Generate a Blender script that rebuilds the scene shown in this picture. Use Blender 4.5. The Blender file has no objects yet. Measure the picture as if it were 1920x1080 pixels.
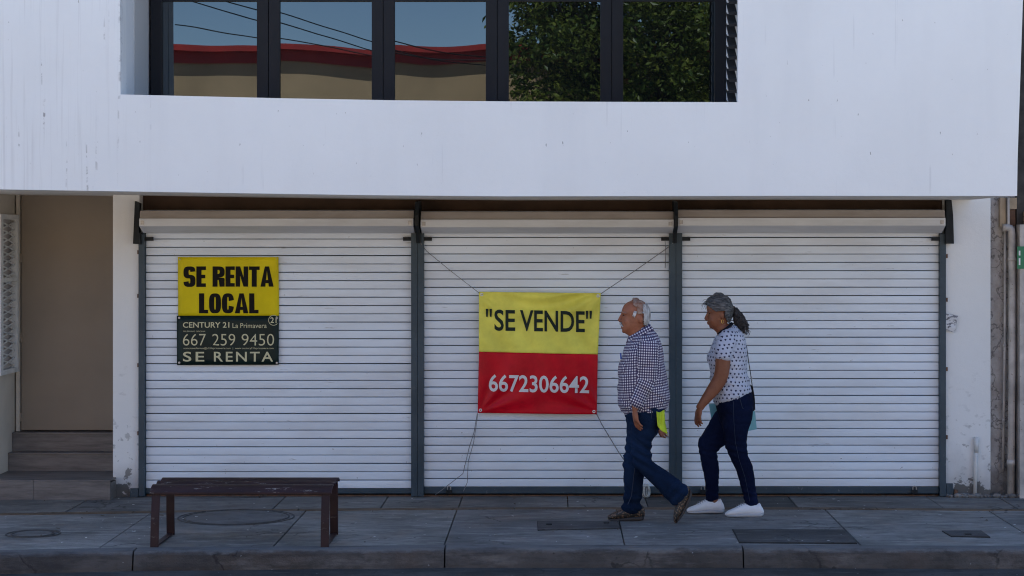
import bpy, bmesh, math, random
from mathutils import Vector, Matrix, noise
R = math.radians
random.seed(7)

# ------------------------------------------------------------------ camera, sky, sun, exposure
scene = bpy.context.scene
F, D, H = 3800.0, 15.83, 2.0            # focal length in photo pixels, camera to shutters, camera above pavement
VX, VY = 1040.0, 450.0                  # where the facade's normal meets the photo
cam_d = bpy.data.cameras.new('camera')
cam = bpy.data.objects.new('camera', cam_d)
scene.collection.objects.link(cam)
cam.location = (0, -D, H)
cam.rotation_euler = (R(90), 0, 0)
cam_d.sensor_width = 36.0
cam_d.lens = 36.0 * F / 1920.0
cam_d.shift_x = -(VX - 960.0) / 1920.0
cam_d.shift_y = -(540.0 - VY) / 1920.0
cam_d.clip_end = 1000
scene.camera = cam

SUN_EL, SUN_AZ = R(61), R(-14)          # sun stands behind the facade (+Y), a little to the left
world = bpy.data.worlds.new('World')
scene.world = world
world.use_nodes = True
wn = world.node_tree
bg = wn.nodes['Background']
sky = wn.nodes.new('ShaderNodeTexSky')
sky.sky_type = 'NISHITA'
sky.sun_disc = False
sky.sun_elevation = SUN_EL
sky.sun_rotation = SUN_AZ
sky.air_density = 0.8
sky.dust_density = 0.0
sky.ozone_density = 3.0
wn.links.new(sky.outputs[0], bg.inputs[0])
bg.inputs[1].default_value = 0.095
sun_d = bpy.data.lights.new('sun', 'SUN')
sun_d.energy = 4.4
sun_d.angle = R(0.53)
sun_d.color = (1.0, 0.94, 0.85)
sun = bpy.data.objects.new('sun', sun_d)
scene.collection.objects.link(sun)
sdir = Vector((math.sin(SUN_AZ) * math.cos(SUN_EL), math.cos(SUN_AZ) * math.cos(SUN_EL), math.sin(SUN_EL)))
sun.rotation_euler = sdir.to_track_quat('Z', 'Y').to_euler()
vs = scene.view_settings
vs.view_transform = 'Standard'
vs.look = 'None'
vs.gamma = 1.0
vs.use_curve_mapping = False
vs.exposure = 1.87
scene.cycles.filter_width = 1.1
scene.cycles.max_bounces = 8
scene.cycles.diffuse_bounces = 5

# ------------------------------------------------------------------ helpers
COL = scene.collection
WL = {}                                  # world location of every object made here


def P(px, py, Y):
    d = Y + D
    return Vector(((px - VX) / F * d, Y, H - (py - VY) / F * d))


def X(px, Y=0.0):
    return (px - VX) / F * (Y + D)


def Z(py, Y=0.0):
    return H - (py - VY) / F * (Y + D)


def GY(py, z=0.0):                       # Y of a ground point seen at photo row py
    return F * (H - z) / (py - VY) - D


def lerp_pts(pts, x):
    if x <= pts[0][0]:
        return pts[0][1]
    for (a, b), (c, d) in zip(pts, pts[1:]):
        if x <= c:
            return b + (d - b) * (x - a) / (c - a)
    return pts[-1][1]


def place(o, parent=None, loc=None):
    COL.objects.link(o)
    base = WL[parent.name] if parent is not None else Vector((0, 0, 0))
    if parent is not None:
        o.parent = parent
    loc = Vector(loc) if loc is not None else Vector((0, 0, 0))
    o.location = loc - base
    WL[o.name] = loc
    return o


def tag(o, label=None, cat=None, group=None, kind=None):
    if label: o['label'] = label
    if cat: o['category'] = cat
    if group: o['group'] = group
    if kind: o['kind'] = kind
    return o


def thing(name, loc, label, cat, group=None):
    o = bpy.data.objects.new(name, None)
    o.empty_display_size = 0.1
    place(o, None, loc)
    return tag(o, label, cat, group)


def mesh_from(bm, name, mat, smooth=False):
    me = bpy.data.meshes.new(name)
    bmesh.ops.recalc_face_normals(bm, faces=bm.faces)
    bm.to_mesh(me)
    bm.free()
    for m in (mat if isinstance(mat, (list, tuple)) else [mat]):
        me.materials.append(m)
    if smooth:
        for p in me.polygons:
            p.use_smooth = True
    return me


def obj(name, bm, mat, parent=None, loc=None, smooth=False, origin=None):
    """bm holds world coordinates; origin moves the object's origin without moving the mesh"""
    if origin is not None:
        bmesh.ops.translate(bm, verts=bm.verts, vec=-Vector(origin))
        loc = origin
    return place(bpy.data.objects.new(name, mesh_from(bm, name, mat, smooth)), parent, loc)


def inst(name, me, parent, loc):
    return place(bpy.data.objects.new(name, me), parent, loc)


def box(bm, x0, x1, y0, y1, z0, z1, bev=0.0):
    vs_ = [bm.verts.new((x, y, z)) for x in (x0, x1) for y in (y0, y1) for z in (z0, z1)]
    q = [(0, 1, 3, 2), (4, 6, 7, 5), (0, 4, 5, 1), (2, 3, 7, 6), (0, 2, 6, 4), (1, 5, 7, 3)]
    fs = [bm.faces.new([vs_[i] for i in f]) for f in q]
    if bev > 0:
        es = list({e for f in fs for e in f.edges})
        bmesh.ops.recalc_face_normals(bm, faces=fs)
        bmesh.ops.bevel(bm, geom=es, offset=bev, segments=2, affect='EDGES', profile=0.6)


def newbox(*a, bev=0.0):
    bm = bmesh.new()
    box(bm, *a, bev=bev)
    return bm


def quad(bm, *pts):
    return bm.faces.new([bm.verts.new(p) for p in pts])


def prism(bm, poly, axis, a, b):
    """extrude polygon; axis 'x': poly of (y,z), 'y': (x,z), 'z': (x,y)"""
    def v(p, t):
        return {'x': (t, p[0], p[1]), 'y': (p[0], t, p[1]), 'z': (p[0], p[1], t)}[axis]
    A = [bm.verts.new(v(p, a)) for p in poly]
    B = [bm.verts.new(v(p, b)) for p in poly]
    bm.faces.new(A)
    bm.faces.new(B[::-1])
    n = len(poly)
    for i in range(n):
        bm.faces.new((A[i], B[i], B[(i + 1) % n], A[(i + 1) % n]))


def tube(bm, pts, rad, seg=8, ref=None):
    """tube through pts; rad a number, a list, or a list of (ra, rb) with ra along ref"""
    pts = [Vector(p) for p in pts]
    n = len(pts)
    rad = rad if isinstance(rad, (list, tuple)) else [rad] * n
    rings = []
    ref = Vector(ref) if ref is not None else None
    u = None
    for i, p in enumerate(pts):
        t = (pts[min(i + 1, n - 1)] - pts[max(i - 1, 0)]).normalized()
        base = ref if ref is not None else (u if u is not None else (Vector((0, 0, 1)) if abs(t.z) < 0.9 else Vector((1, 0, 0))))
        u = (base - t * base.dot(t)).normalized()
        w = t.cross(u)
        ra, rb = rad[i] if isinstance(rad[i], (list, tuple)) else (rad[i], rad[i])
        rings.append([p + u * (ra * math.cos(2 * math.pi * k / seg)) + w * (rb * math.sin(2 * math.pi * k / seg)) for k in range(seg)])
    skin_rings(bm, rings)


def skin_rings(bm, rings):
    V = [[bm.verts.new(c) for c in r] for r in rings]
    seg = len(V[0])
    for A, B in zip(V, V[1:]):
        for k in range(seg):
            bm.faces.new((A[k], A[(k + 1) % seg], B[(k + 1) % seg], B[k]))
    bm.faces.new(V[0][::-1])
    bm.faces.new(V[-1])


def disc(bm, cx, cy, z, r, seg=32):
    return bm.faces.new([bm.verts.new((cx + r * math.cos(2 * math.pi * k / seg), cy + r * math.sin(2 * math.pi * k / seg), z)) for k in range(seg)])


def ellipsoid(bm, c, rx, ry, rz, u=16, v=10, rot=None):
    m = Matrix.Translation(Vector(c)) @ (rot.to_4x4() if rot is not None else Matrix.Identity(4)) @ Matrix.Diagonal((rx, ry, rz, 1))
    bmesh.ops.create_uvsphere(bm, u_segments=u, v_segments=v, radius=1.0, matrix=m)


# ------------------------------------------------------------------ node materials
class NT:
    def __init__(self, name):
        self.m = bpy.data.materials.new(name)
        self.m.use_nodes = True
        self.t = self.m.node_tree
        self.b = self.t.nodes['Principled BSDF']
        tc = self.t.nodes.new('ShaderNodeTexCoord')
        self.co = tc.outputs['Object']
        self.uv = tc.outputs['UV']

    def new(self, kind, **kw):
        n = self.t.nodes.new(kind)
        for k, v in kw.items():
            setattr(n, k, v)
        return n

    def link(self, a, b):
        self.t.links.new(a, b)

    def val(self, x, sock):
        if isinstance(x, (int, float)):
            sock.default_value = x
        elif isinstance(x, (tuple, list)):
            sock.default_value = x if len(x) != 3 or sock.type != 'RGBA' else (*x, 1)
        else:
            self.link(x, sock)

    def math(self, op, a, b=0.0, c=0.0, clamp=False):
        n = self.new('ShaderNodeMath', operation=op, use_clamp=clamp)
        self.val(a, n.inputs[0]); self.val(b, n.inputs[1]); self.val(c, n.inputs[2])
        return n.outputs[0]

    def map(self, scale=(1, 1, 1), loc=(0, 0, 0), co=None):
        n = self.new('ShaderNodeMapping')
        self.link(co or self.co, n.inputs[0])
        n.inputs['Scale'].default_value = scale
        n.inputs['Location'].default_value = loc
        return n.outputs[0]

    def noise(self, scale, detail=4, rough=0.55, stretch=(1, 1, 1), loc=(0, 0, 0), co=None):
        n = self.new('ShaderNodeTexNoise')
        self.link(self.map(stretch, loc, co), n.inputs['Vector'])
        n.inputs['Scale'].default_value = scale
        n.inputs['Detail'].default_value = detail
        n.inputs['Roughness'].default_value = rough
        return n.outputs['Fac']

    def ramp(self, x, a, b):
        """0 below a, 1 above b"""
        n = self.new('ShaderNodeMapRange')
        n.clamp = True
        self.link(x, n.inputs[0])
        n.inputs[1].default_value = a; n.inputs[2].default_value = b
        n.inputs[3].default_value = 0; n.inputs[4].default_value = 1
        return n.outputs[0]

    def mix(self, f, a, b):
        n = self.new('ShaderNodeMix', data_type='RGBA')
        self.val(f, n.inputs[0]); self.val(a, n.inputs[6]); self.val(b, n.inputs[7])
        return n.outputs[2]

    def sep(self, co=None):
        n = self.new('ShaderNodeSeparateXYZ')
        self.link(co or self.co, n.inputs[0])
        return n.outputs

    def rand(self):
        return self.new('ShaderNodeObjectInfo').outputs['Random']

    def bump(self, h, strength=0.3, dist=0.01):
        n = self.new('ShaderNodeBump')
        n.inputs['Strength'].default_value = strength
        n.inputs['Distance'].default_value = dist
        self.link(h, n.inputs['Height'])
        self.link(n.outputs[0], self.b.inputs['Normal'])

    def done(self, col, rough=0.6, metal=0.0, spec=None):
        self.val(col, self.b.inputs['Base Color'])
        self.val(rough, self.b.inputs['Roughness'])
        self.b.inputs['Metallic'].default_value = metal
        if spec is not None:
            self.b.inputs['Specular IOR Level'].default_value = spec
        return self.m


def simple(name, col, rough=0.6, var=0.25, scale=6.0, metal=0.0, bump=0.15, bscale=60, spec=None, speck=None):
    n = NT(name)
    a = n.noise(scale, 5)
    dark = tuple(c * (1 - var) for c in col)
    lite = tuple(min(1, c * (1 + var * 0.6)) for c in col)
    c = n.mix(n.ramp(a, 0.3, 0.7), dark, lite)
    if speck:
        c = n.mix(n.ramp(n.noise(scale * 9, 3), 0.66, 0.72), c, speck)
    if bump:
        n.bump(n.noise(bscale, 4), bump, 0.004)
    return n.done(c, rough, metal, spec)


def white_paint(name, col=(0.80, 0.80, 0.79), streaks=True, dirt_low=False, flake=0.0):
    n = NT(name)
    s = n.sep()
    big = n.noise(0.9, 5, 0.6)
    c = n.mix(n.ramp(big, 0.3, 0.7), tuple(x * 0.93 for x in col), col)
    brush = n.noise(3.0, 4, 0.6, (1, 1, 0.12))
    c = n.mix(n.math('MULTIPLY', n.ramp(brush, 0.5, 0.75), 0.10), c, (0.5, 0.5, 0.52))
    if streaks:
        # thin drip marks, densest at the left end of the wall
        st = n.ramp(n.noise(26, 2, 0.5, (1, 0.2, 0.035)), 0.66, 0.73)
        brk = n.ramp(n.noise(9, 3, 0.6, (1.5, 1, 2.4), (3, 1, 2)), 0.5, 0.6)
        left = n.math('SUBTRACT', 1.0, n.ramp(s[0], -3.45, -2.7))
        rest = n.math('MAXIMUM', left, 0.0)
        c = n.mix(n.math('MULTIPLY', n.math('MULTIPLY', st, brk), n.math('MULTIPLY', rest, 0.75)), c, (0.16, 0.14, 0.13))
        pale = n.ramp(n.noise(34, 3, 0.6, (1, 0.2, 0.03), (7, 2, 1)), 0.54, 0.72)
        c = n.mix(n.math('MULTIPLY', pale, n.math('MULTIPLY', left, 0.20)), c, (0.36, 0.33, 0.32))
        hl = n.ramp(n.noise(30, 3, 0.6, (1, 0.2, 0.02), (9, 1, 4)), 0.63, 0.70)
        hb = n.ramp(n.noise(2.4, 3, 0.5, (1, 1, 0.8), (4, 4, 2)), 0.56, 0.62)
        c = n.mix(n.math('MULTIPLY', n.math('MULTIPLY', hl, hb), 0.16), c, (0.3, 0.29, 0.3))
        sp = n.ramp(n.noise(40, 3, 0.5, (1, 1, 0.35), (5, 5, 5)), 0.715, 0.745)
        c = n.mix(n.math('MULTIPLY', sp, 0.8), c, (0.16, 0.13, 0.11))
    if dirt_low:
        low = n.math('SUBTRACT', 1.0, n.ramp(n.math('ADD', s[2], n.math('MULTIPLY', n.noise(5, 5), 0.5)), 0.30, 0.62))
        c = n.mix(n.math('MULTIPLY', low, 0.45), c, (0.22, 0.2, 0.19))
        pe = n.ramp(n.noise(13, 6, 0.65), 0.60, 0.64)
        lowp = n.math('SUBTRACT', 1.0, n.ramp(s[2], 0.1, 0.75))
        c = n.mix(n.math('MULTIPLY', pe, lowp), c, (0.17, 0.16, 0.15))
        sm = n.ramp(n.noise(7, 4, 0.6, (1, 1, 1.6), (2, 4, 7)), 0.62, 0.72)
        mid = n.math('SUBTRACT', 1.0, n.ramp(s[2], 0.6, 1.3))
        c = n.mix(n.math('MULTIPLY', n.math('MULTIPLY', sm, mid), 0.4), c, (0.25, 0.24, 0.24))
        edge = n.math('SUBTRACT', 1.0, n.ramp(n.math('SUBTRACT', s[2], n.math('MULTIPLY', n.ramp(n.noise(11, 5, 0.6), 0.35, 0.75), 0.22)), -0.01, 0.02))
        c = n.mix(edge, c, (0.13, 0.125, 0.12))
    f = n.noise(150, 3)
    g = n.noise(14, 3)
    h2 = n.noise(2.2, 4, 0.5)
    n.bump(n.math('ADD', n.math('ADD', n.math('MULTIPLY', f, 0.5), g), n.math('MULTIPLY', h2, 4.0)), 0.35, 0.007)
    return n.done(c, 0.8, 0, 0.25)


M = {}
M['facade'] = white_paint('white facade paint')
M['jamb'] = white_paint('white jamb paint', (0.74, 0.75, 0.76), False)
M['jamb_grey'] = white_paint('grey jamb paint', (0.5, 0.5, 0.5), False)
M['soffit'] = simple('soffit paint', (0.82, 0.78, 0.72), 0.85, 0.15, 2.2)
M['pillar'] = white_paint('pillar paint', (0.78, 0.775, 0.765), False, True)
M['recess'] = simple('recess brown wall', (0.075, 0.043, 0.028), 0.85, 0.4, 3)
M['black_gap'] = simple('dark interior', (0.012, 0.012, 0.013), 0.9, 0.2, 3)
M['beige_door'] = simple('beige painted steel', (0.245, 0.20, 0.155), 0.55, 0.12, 1.6, bump=0.1, bscale=25, speck=None)
M['side_wall'] = simple('cream side wall', (0.56, 0.51, 0.44), 0.8, 0.15, 2.5)
M['roof'] = simple('roof concrete', (0.3, 0.3, 0.29), 0.9)
M['frame_dark'] = simple('dark anodised frame', (0.010, 0.011, 0.015), 0.4, 0.2, 4, bump=0.0, spec=0.2)
M['iron'] = simple('black painted iron', (0.014, 0.017, 0.020), 0.55, 0.35, 9, bump=0.15, spec=0.2)
M['white_iron'] = simple('white painted iron', (0.62, 0.62, 0.61), 0.5, 0.15, 9)
M['pipe'] = simple('old grey pvc', (0.46, 0.42, 0.39), 0.5, 0.4, 6, speck=(0.16, 0.11, 0.08))
M['rust'] = simple('rusty metal', (0.14, 0.07, 0.04), 0.85, 0.4, 14)
M['rope'] = simple('grey rope', (0.20, 0.20, 0.21), 0.9, 0.3, 40)
M['white_rope'] = simple('dirty white rope', (0.5, 0.5, 0.48), 0.9, 0.3, 40)
M['plaster_old'] = simple('old stained plaster', (0.46, 0.43, 0.42), 0.9, 0.3, 3)
M['steel'] = simple('dull steel', (0.35, 0.35, 0.36), 0.4, 0.3, 20, metal=0.8)
M['trash'] = simple('litter paper', (0.62, 0.6, 0.56), 0.8, 0.3, 20)
M['leaf_litter'] = simple('dry leaf', (0.10, 0.075, 0.05), 0.9, 0.3, 20)


def blue_steel():
    n = NT('blue grey painted steel')
    s = n.sep()
    a = n.noise(4, 5, 0.6)
    c = n.mix(n.ramp(a, 0.35, 0.7), (0.022, 0.044, 0.064), (0.038, 0.066, 0.090))
    w = n.ramp(n.noise(22, 5, 0.65, (1, 1, 0.6)), 0.63, 0.70)
    low = n.math('SUBTRACT', 1.0, n.ramp(s[2], 0.05, 0.6))
    c = n.mix(n.math('MULTIPLY', w, n.math('ADD', n.math('MULTIPLY', low, 0.7), 0.12)), c, (0.20, 0.21, 0.22))
    c = n.mix(n.math('MULTIPLY', n.ramp(n.noise(9, 5, 0.6, (1, 1, 1), (4, 4, 4)), 0.62, 0.7), n.math('MULTIPLY', low, 0.6)), c, (0.03, 0.025, 0.02))
    n.bump(n.noise(40, 4), 0.12, 0.004)
    return n.done(c, 0.45, 0, 0.4)


M['blue_steel'] = blue_steel()


def slat_mat():
    n = NT('white shutter slat paint')
    r = n.rand()
    tone = n.mix(n.ramp(r, 0, 1), (0.68, 0.745, 0.83), (0.75, 0.805, 0.88))
    w = n.new('ShaderNodeNewGeometry').outputs['Position']
    dirt = n.noise(2.2, 5, 0.6, (0.5, 1, 2.0), co=w)
    c = n.mix(n.math('MULTIPLY', n.ramp(dirt, 0.42, 0.72), 0.42), tone, (0.46, 0.44, 0.43))
    scuff = n.ramp(n.noise(9, 4, 0.65, (0.35, 1, 2.6), (3, 1, 8), co=w), 0.67, 0.72)
    c = n.mix(n.math('MULTIPLY', scuff, 0.5), c, (0.25, 0.24, 0.24))
    sp = n.ramp(n.noise(42, 2, 0.4, (1, 1, 1), co=w), 0.765, 0.785)
    zz = n.sep(w)[2]
    low = n.math('ADD', n.math('MULTIPLY', n.math('SUBTRACT', 1.0, n.ramp(zz, 0.1, 0.6)), 0.8), 0.25)
    c = n.mix(n.math('MULTIPLY', sp, low), c, (0.10, 0.08, 0.07))
    n.bump(n.noise(3.2, 4, 0.55, (0.5, 1, 1.6), co=w), 0.5, 0.03)
    return n.done(c, 0.42, 0, 0.45)


M['slat'] = slat_mat()


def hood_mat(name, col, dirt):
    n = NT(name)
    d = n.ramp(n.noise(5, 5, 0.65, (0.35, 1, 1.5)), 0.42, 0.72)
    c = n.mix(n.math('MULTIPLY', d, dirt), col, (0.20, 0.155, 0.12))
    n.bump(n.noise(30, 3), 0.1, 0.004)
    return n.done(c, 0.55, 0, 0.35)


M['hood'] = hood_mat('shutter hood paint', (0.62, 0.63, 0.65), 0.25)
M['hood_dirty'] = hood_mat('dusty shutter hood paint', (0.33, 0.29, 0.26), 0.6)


def concrete(name, base, warm=None, seed=0, kerb=False):
    n = NT(name)
    w = n.new('ShaderNodeNewGeometry').outputs['Position']
    X_ = lambda k: tuple(min(1, x * k) for x in base)
    a = n.noise(0.9, 6, 0.65, (1, 1, 1), (seed, 0, 0), co=w)
    c = n.mix(n.ramp(a, 0.36, 0.64), X_(0.62), X_(1.25))
    # dark trodden stains, pale scuffed streaks along the street, fine grain
    st = n.noise(3.4, 7, 0.72, (0.7, 1.3, 1), (seed + 5, 3, 0), co=w)
    c = n.mix(n.math('MULTIPLY', n.ramp(st, 0.50, 0.62), 0.55), c, X_(0.38))
    c = n.mix(n.math('MULTIPLY', n.ramp(n.noise(8, 7, 0.72, (0.28, 1.2, 1), (seed + 2, 9, 0), co=w), 0.52, 0.66), 0.65), c, X_(1.9))
    c = n.mix(n.math('MULTIPLY', n.ramp(n.noise(19, 6, 0.75, (0.4, 1.1, 1), (seed + 1, 4, 0), co=w), 0.50, 0.64), 0.5), c, X_(0.45))
    c = n.mix(n.math('MULTIPLY', n.ramp(n.noise(1.9, 4, 0.6, (1, 1, 1), (seed + 7, 2, 0), co=w), 0.54, 0.68), 0.35), c, (base[0] * 1.25, base[1] * 0.98, base[2] * 0.80))
    gum = n.new('ShaderNodeTexVoronoi'); gum.inputs['Scale'].default_value = 6.5; n.link(w, gum.inputs['Vector'])
    gk = n.math('MULTIPLY', n.math('LESS_THAN', gum.outputs['Distance'], 0.085), n.math('GREATER_THAN', n.sep(gum.outputs['Color'])[0], 0.55))
    c = n.mix(n.math('MULTIPLY', gk, 0.65), c, X_(0.28))
    # hairline cracks
    nz = n.new('ShaderNodeTexNoise'); nz.inputs['Scale'].default_value = 4; nz.inputs['Detail'].default_value = 6; n.link(w, nz.inputs['Vector'])
    va = n.new('ShaderNodeVectorMath', operation='MULTIPLY_ADD'); va.inputs[1].default_value = (0.5, 0.5, 0.5); n.link(nz.outputs['Color'], va.inputs[0]); n.link(w, va.inputs[2])
    cr = n.new('ShaderNodeTexVoronoi', feature='DISTANCE_TO_EDGE'); cr.inputs['Scale'].default_value = 0.8; n.link(va.outputs[0], cr.inputs['Vector'])
    ck = n.math('MULTIPLY', n.math('SUBTRACT', 1.0, n.ramp(cr.outputs[0], 0.002, 0.010)), n.ramp(n.noise(1.3, 2, 0.5, (1, 1, 1), (seed + 3, 1, 0), co=w), 0.50, 0.56))
    c = n.mix(n.math('MULTIPLY', ck, 0.7), c, X_(0.2))
    ws = n.ramp(n.noise(24, 2, 0.4, (1, 1, 1), (8, 8, 0), co=w), 0.765, 0.78)
    c = n.mix(n.math('MULTIPLY', ws, 0.6), c, (0.40, 0.40, 0.39))
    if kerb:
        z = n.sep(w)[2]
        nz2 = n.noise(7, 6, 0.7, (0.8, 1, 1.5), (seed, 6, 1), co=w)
        worn = n.ramp(n.math('ADD', z, n.math('MULTIPLY', n.math('SUBTRACT', nz2, 0.5), 0.09)), -0.022, -0.006)  # paler worn nose, with an edge highlight painted into the colour
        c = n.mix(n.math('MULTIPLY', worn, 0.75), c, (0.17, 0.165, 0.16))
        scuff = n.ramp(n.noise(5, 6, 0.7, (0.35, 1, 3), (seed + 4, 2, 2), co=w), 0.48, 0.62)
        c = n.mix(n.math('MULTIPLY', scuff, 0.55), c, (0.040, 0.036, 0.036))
    tone = n.mix(n.ramp(n.rand(), 0, 1), (0.86, 0.86, 0.88), (1.1, 1.09, 1.07))
    m = n.new('ShaderNodeMix', data_type='RGBA', blend_type='MULTIPLY')
    m.inputs[0].default_value = 1.0
    n.link(c, m.inputs[6]); n.link(tone, m.inputs[7])
    n.bump(n.math('ADD', n.noise(90, 5, 0.6, co=w), n.math('MULTIPLY', n.noise(14, 5, 0.65, co=w), 1.4)), 0.6, 0.008)
    return n.done(m.outputs[2], 0.78, 0, 0.25)


M['slab'] = concrete('worn grey pavement concrete', (0.225, 0.212, 0.195))
M['slab_back'] = concrete('dark pavement concrete', (0.175, 0.166, 0.155), seed=3)
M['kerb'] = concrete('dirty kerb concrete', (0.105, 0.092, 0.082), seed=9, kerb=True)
M['bed'] = concrete('dark joint bed', (0.03, 0.03, 0.03))
M['ochre'] = concrete('worn ochre band', (0.15, 0.105, 0.07), seed=4)
M['asphalt'] = concrete('concrete roadway', (0.24, 0.23, 0.215), seed=12)
M['far_slab'] = concrete('pale pavement concrete', (0.30, 0.29, 0.27), seed=14)
M['gutter'] = concrete('dirty gutter concrete', (0.060, 0.057, 0.055), seed=15)
M['cover'] = concrete('dark cover plate', (0.078, 0.076, 0.074), seed=7)
M['cover_grey'] = concrete('grey cover plate', (0.085, 0.08, 0.078), seed=17)
M['tread'] = concrete('step tile', (0.17, 0.155, 0.15), seed=21)


def step_tile():
    n = NT('wood grain step tile')
    w = n.new('ShaderNodeNewGeometry').outputs['Position']
    g = n.noise(5, 6, 0.7, (0.7, 3, 6), co=w)
    c = n.mix(n.ramp(g, 0.3, 0.72), (0.085, 0.075, 0.072), (0.21, 0.185, 0.175))
    n.bump(n.noise(40, 3, co=w), 0.1, 0.003)
    return n.done(c, 0.5)


M['step_tile'] = step_tile()


def glass_mat():
    n = NT('dark reflective glass')
    n.b.inputs['Base Color'].default_value = (0.080, 0.092, 0.102, 1)
    n.b.inputs['Metallic'].default_value = 1.0
    n.b.inputs['Roughness'].default_value = 0.006
    dust = n.ramp(n.noise(6, 5, 0.6), 0.5, 0.8)
    d = n.new('ShaderNodeBsdfDiffuse')
    d.inputs[0].default_value = (0.10, 0.11, 0.115, 1)
    mx = n.new('ShaderNodeMixShader')
    n.link(n.math('ADD', n.math('MULTIPLY', dust, 0.02), 0.05), mx.inputs[0])
    n.link(n.b.outputs[0], mx.inputs[1]); n.link(d.outputs[0], mx.inputs[2])
    out = n.t.nodes['Material Output']
    n.link(mx.outputs[0], out.inputs[0])
    return n.m


M['glass'] = glass_mat()

# ------------------------------------------------------------------ ground: road, kerb, pavement
KERB = [(0, 1038), (250, 1033.5), (830, 1028.5), (1395, 1028.5), (1920, 1030.5)]
BAND = [(0, 964), (300, 959), (600, 955), (900, 953), (1500, 952.5), (1920, 956)]
KX = [((px - VX) / F * (GY(py) + D), GY(py)) for px, py in KERB]
BX = [((px - VX) / F * (GY(py) + D), GY(py)) for px, py in BAND]


def kerb_y(x): return lerp_pts(KX, x)
def band_y(x): return lerp_pts(BX, x)


XL, XR = -14.0, 14.0
bm = bmesh.new(); quad(bm, (-300, -300, -0.30), (300, -300, -0.30), (300, 300, -0.30), (-300, 300, -0.30))
tag(obj('ground', bm, M['asphalt']), 'wide bare ground of the town beyond the street', kind='structure')
bm = bmesh.new(); box(bm, -60, 60, -11.6, -2.55, -0.28, -0.135)
tag(obj('road', bm, M['asphalt']), 'concrete street in front of the kerb', kind='structure')
bm = bmesh.new(); box(bm, -60, 60, -30, -11.6, -0.28, 0.0)
tag(obj('far_pavement', bm, M['far_slab']), 'pavement on the camera side of the street', kind='structure')

pave = bpy.data.objects.new('pavement', mesh_from(newbox(XL, XR, -2.62, 0.9, -0.28, -0.05), 'pavement', M['bed']))
place(pave); tag(pave, 'grey concrete pavement in front of the shop', kind='structure')


def slab(x0, x1, y0f, y1f, mat, z=0.0, sk0=0.0, sk1=0.0, name='slab'):
    bm = bmesh.new()
    n = max(1, int((x1 - x0) / 0.35))
    g = 0.004
    xs = [x0 + g + (x1 - x0 - 2 * g) * i / n for i in range(n + 1)]
    poly = [(x, y0f(x) + g) for x in xs] + [(x, y1f(x) - g) for x in xs[::-1]]
    prism(bm, poly, 'z', -0.06, z)
    top = [e for e in bm.edges if all(abs(v.co.z - z) < 1e-6 for v in e.verts)]
    bmesh.ops.recalc_face_normals(bm, faces=bm.faces)
    bmesh.ops.bevel(bm, geom=top, offset=0.003, segments=1, affect='EDGES')
    return obj(name, bm, mat, pave, origin=((x0 + x1) / 2, (y0f((x0 + x1) / 2) + y1f((x0 + x1) / 2)) / 2, 0))


front = [XL, -12, -10.2, -8.6, -7.1, -5.7, -4.25, -2.96, -1.84, -0.725, 0.459, 2.01, 3.21, 4.6, 6.1, 7.6, 9.2, 11, XR]
for a, b in zip(front, front[1:]):
    slab(a, b, lambda x: kerb_y(x) + 0.16, lambda x: band_y(x) - 0.055, M['slab'], random.uniform(-0.003, 0.002))
back = [XL, -11, -8.5, -6.4, -4.9, -3.6, -2.1, -1.3, -0.72, 0.1, 0.70, 1.55, 1.82, 2.9, 3.45, 4.4, 5.8, 7.4, 9.6, XR]
for i, (a, b) in enumerate(zip(back, back[1:])):
    slab(a, b, lambda x: band_y(x) + 0.055, lambda x: 0.14, M['cover'] if 1.5 < a < 1.6 or 0.65 < a < 0.75 else M['slab_back'], random.uniform(-0.003, 0.002))
bnd = [XL, -9, -6, -4.4, -3.1, -1.9, -0.3, 0.9, 2.4, 3.7, 5.5, 9, XR]
for a, b in zip(bnd, bnd[1:]):
    slab(a, b, lambda x: band_y(x) - 0.055, lambda x: band_y(x) + 0.055, M['ochre'], 0.001, name='ochre_strip')

# kerb stones with a rounded nose
kerb = bpy.data.objects.new('kerb', mesh_from(newbox(XL, XR, -2.55, -2.50, -0.28, -0.06), 'kerb', M['bed']))
place(kerb); tag(kerb, 'dirty concrete kerb along the pavement edge', kind='structure')
ks = [XL, -12.7, -10.7, -8.7, -6.7, -4.7, X(253, -2.74), X(833, -2.74), X(1395, -2.74), 3.2, 5.2, 7.2, 9.2, 11.4, XR]
for a, b in zip(ks, ks[1:]):
    bm = bmesh.new()
    n = 14
    prof = []
    for i in range(n + 1):
        x = a + 0.005 + (b - a - 0.01) * i / n
        y = kerb_y(x)
        w = 0.008 * (noise.noise(Vector((x * 2.1, 3, 0))))
        ring = [(x, y + 0.153, -0.2), (x, y + 0.153, 0.001)]
        for k in range(5):
            t = k / 4 * math.pi / 2
            ring.append((x, y + 0.045 - 0.045 * math.sin(t) + w * math.sin(t), -0.045 + 0.045 * math.cos(t) + 0.001))
        ring += [(x, y - 0.012 + w, -0.10), (x, y - 0.02 + w, -0.2)]
        prof.append(ring)
    skin_rings(bm, prof)
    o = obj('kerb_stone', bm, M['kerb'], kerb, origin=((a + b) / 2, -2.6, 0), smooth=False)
# shallow concrete gutter apron
bm = bmesh.new()
prism(bm, [(-3.15, -0.134), (-2.70, -0.124), (-2.70, -0.2), (-3.15, -0.2)], 'x', -40, 40)
tag(obj('gutter', bm, M['gutter']), 'rough concrete gutter strip at the foot of the kerb', kind='structure')

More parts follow.
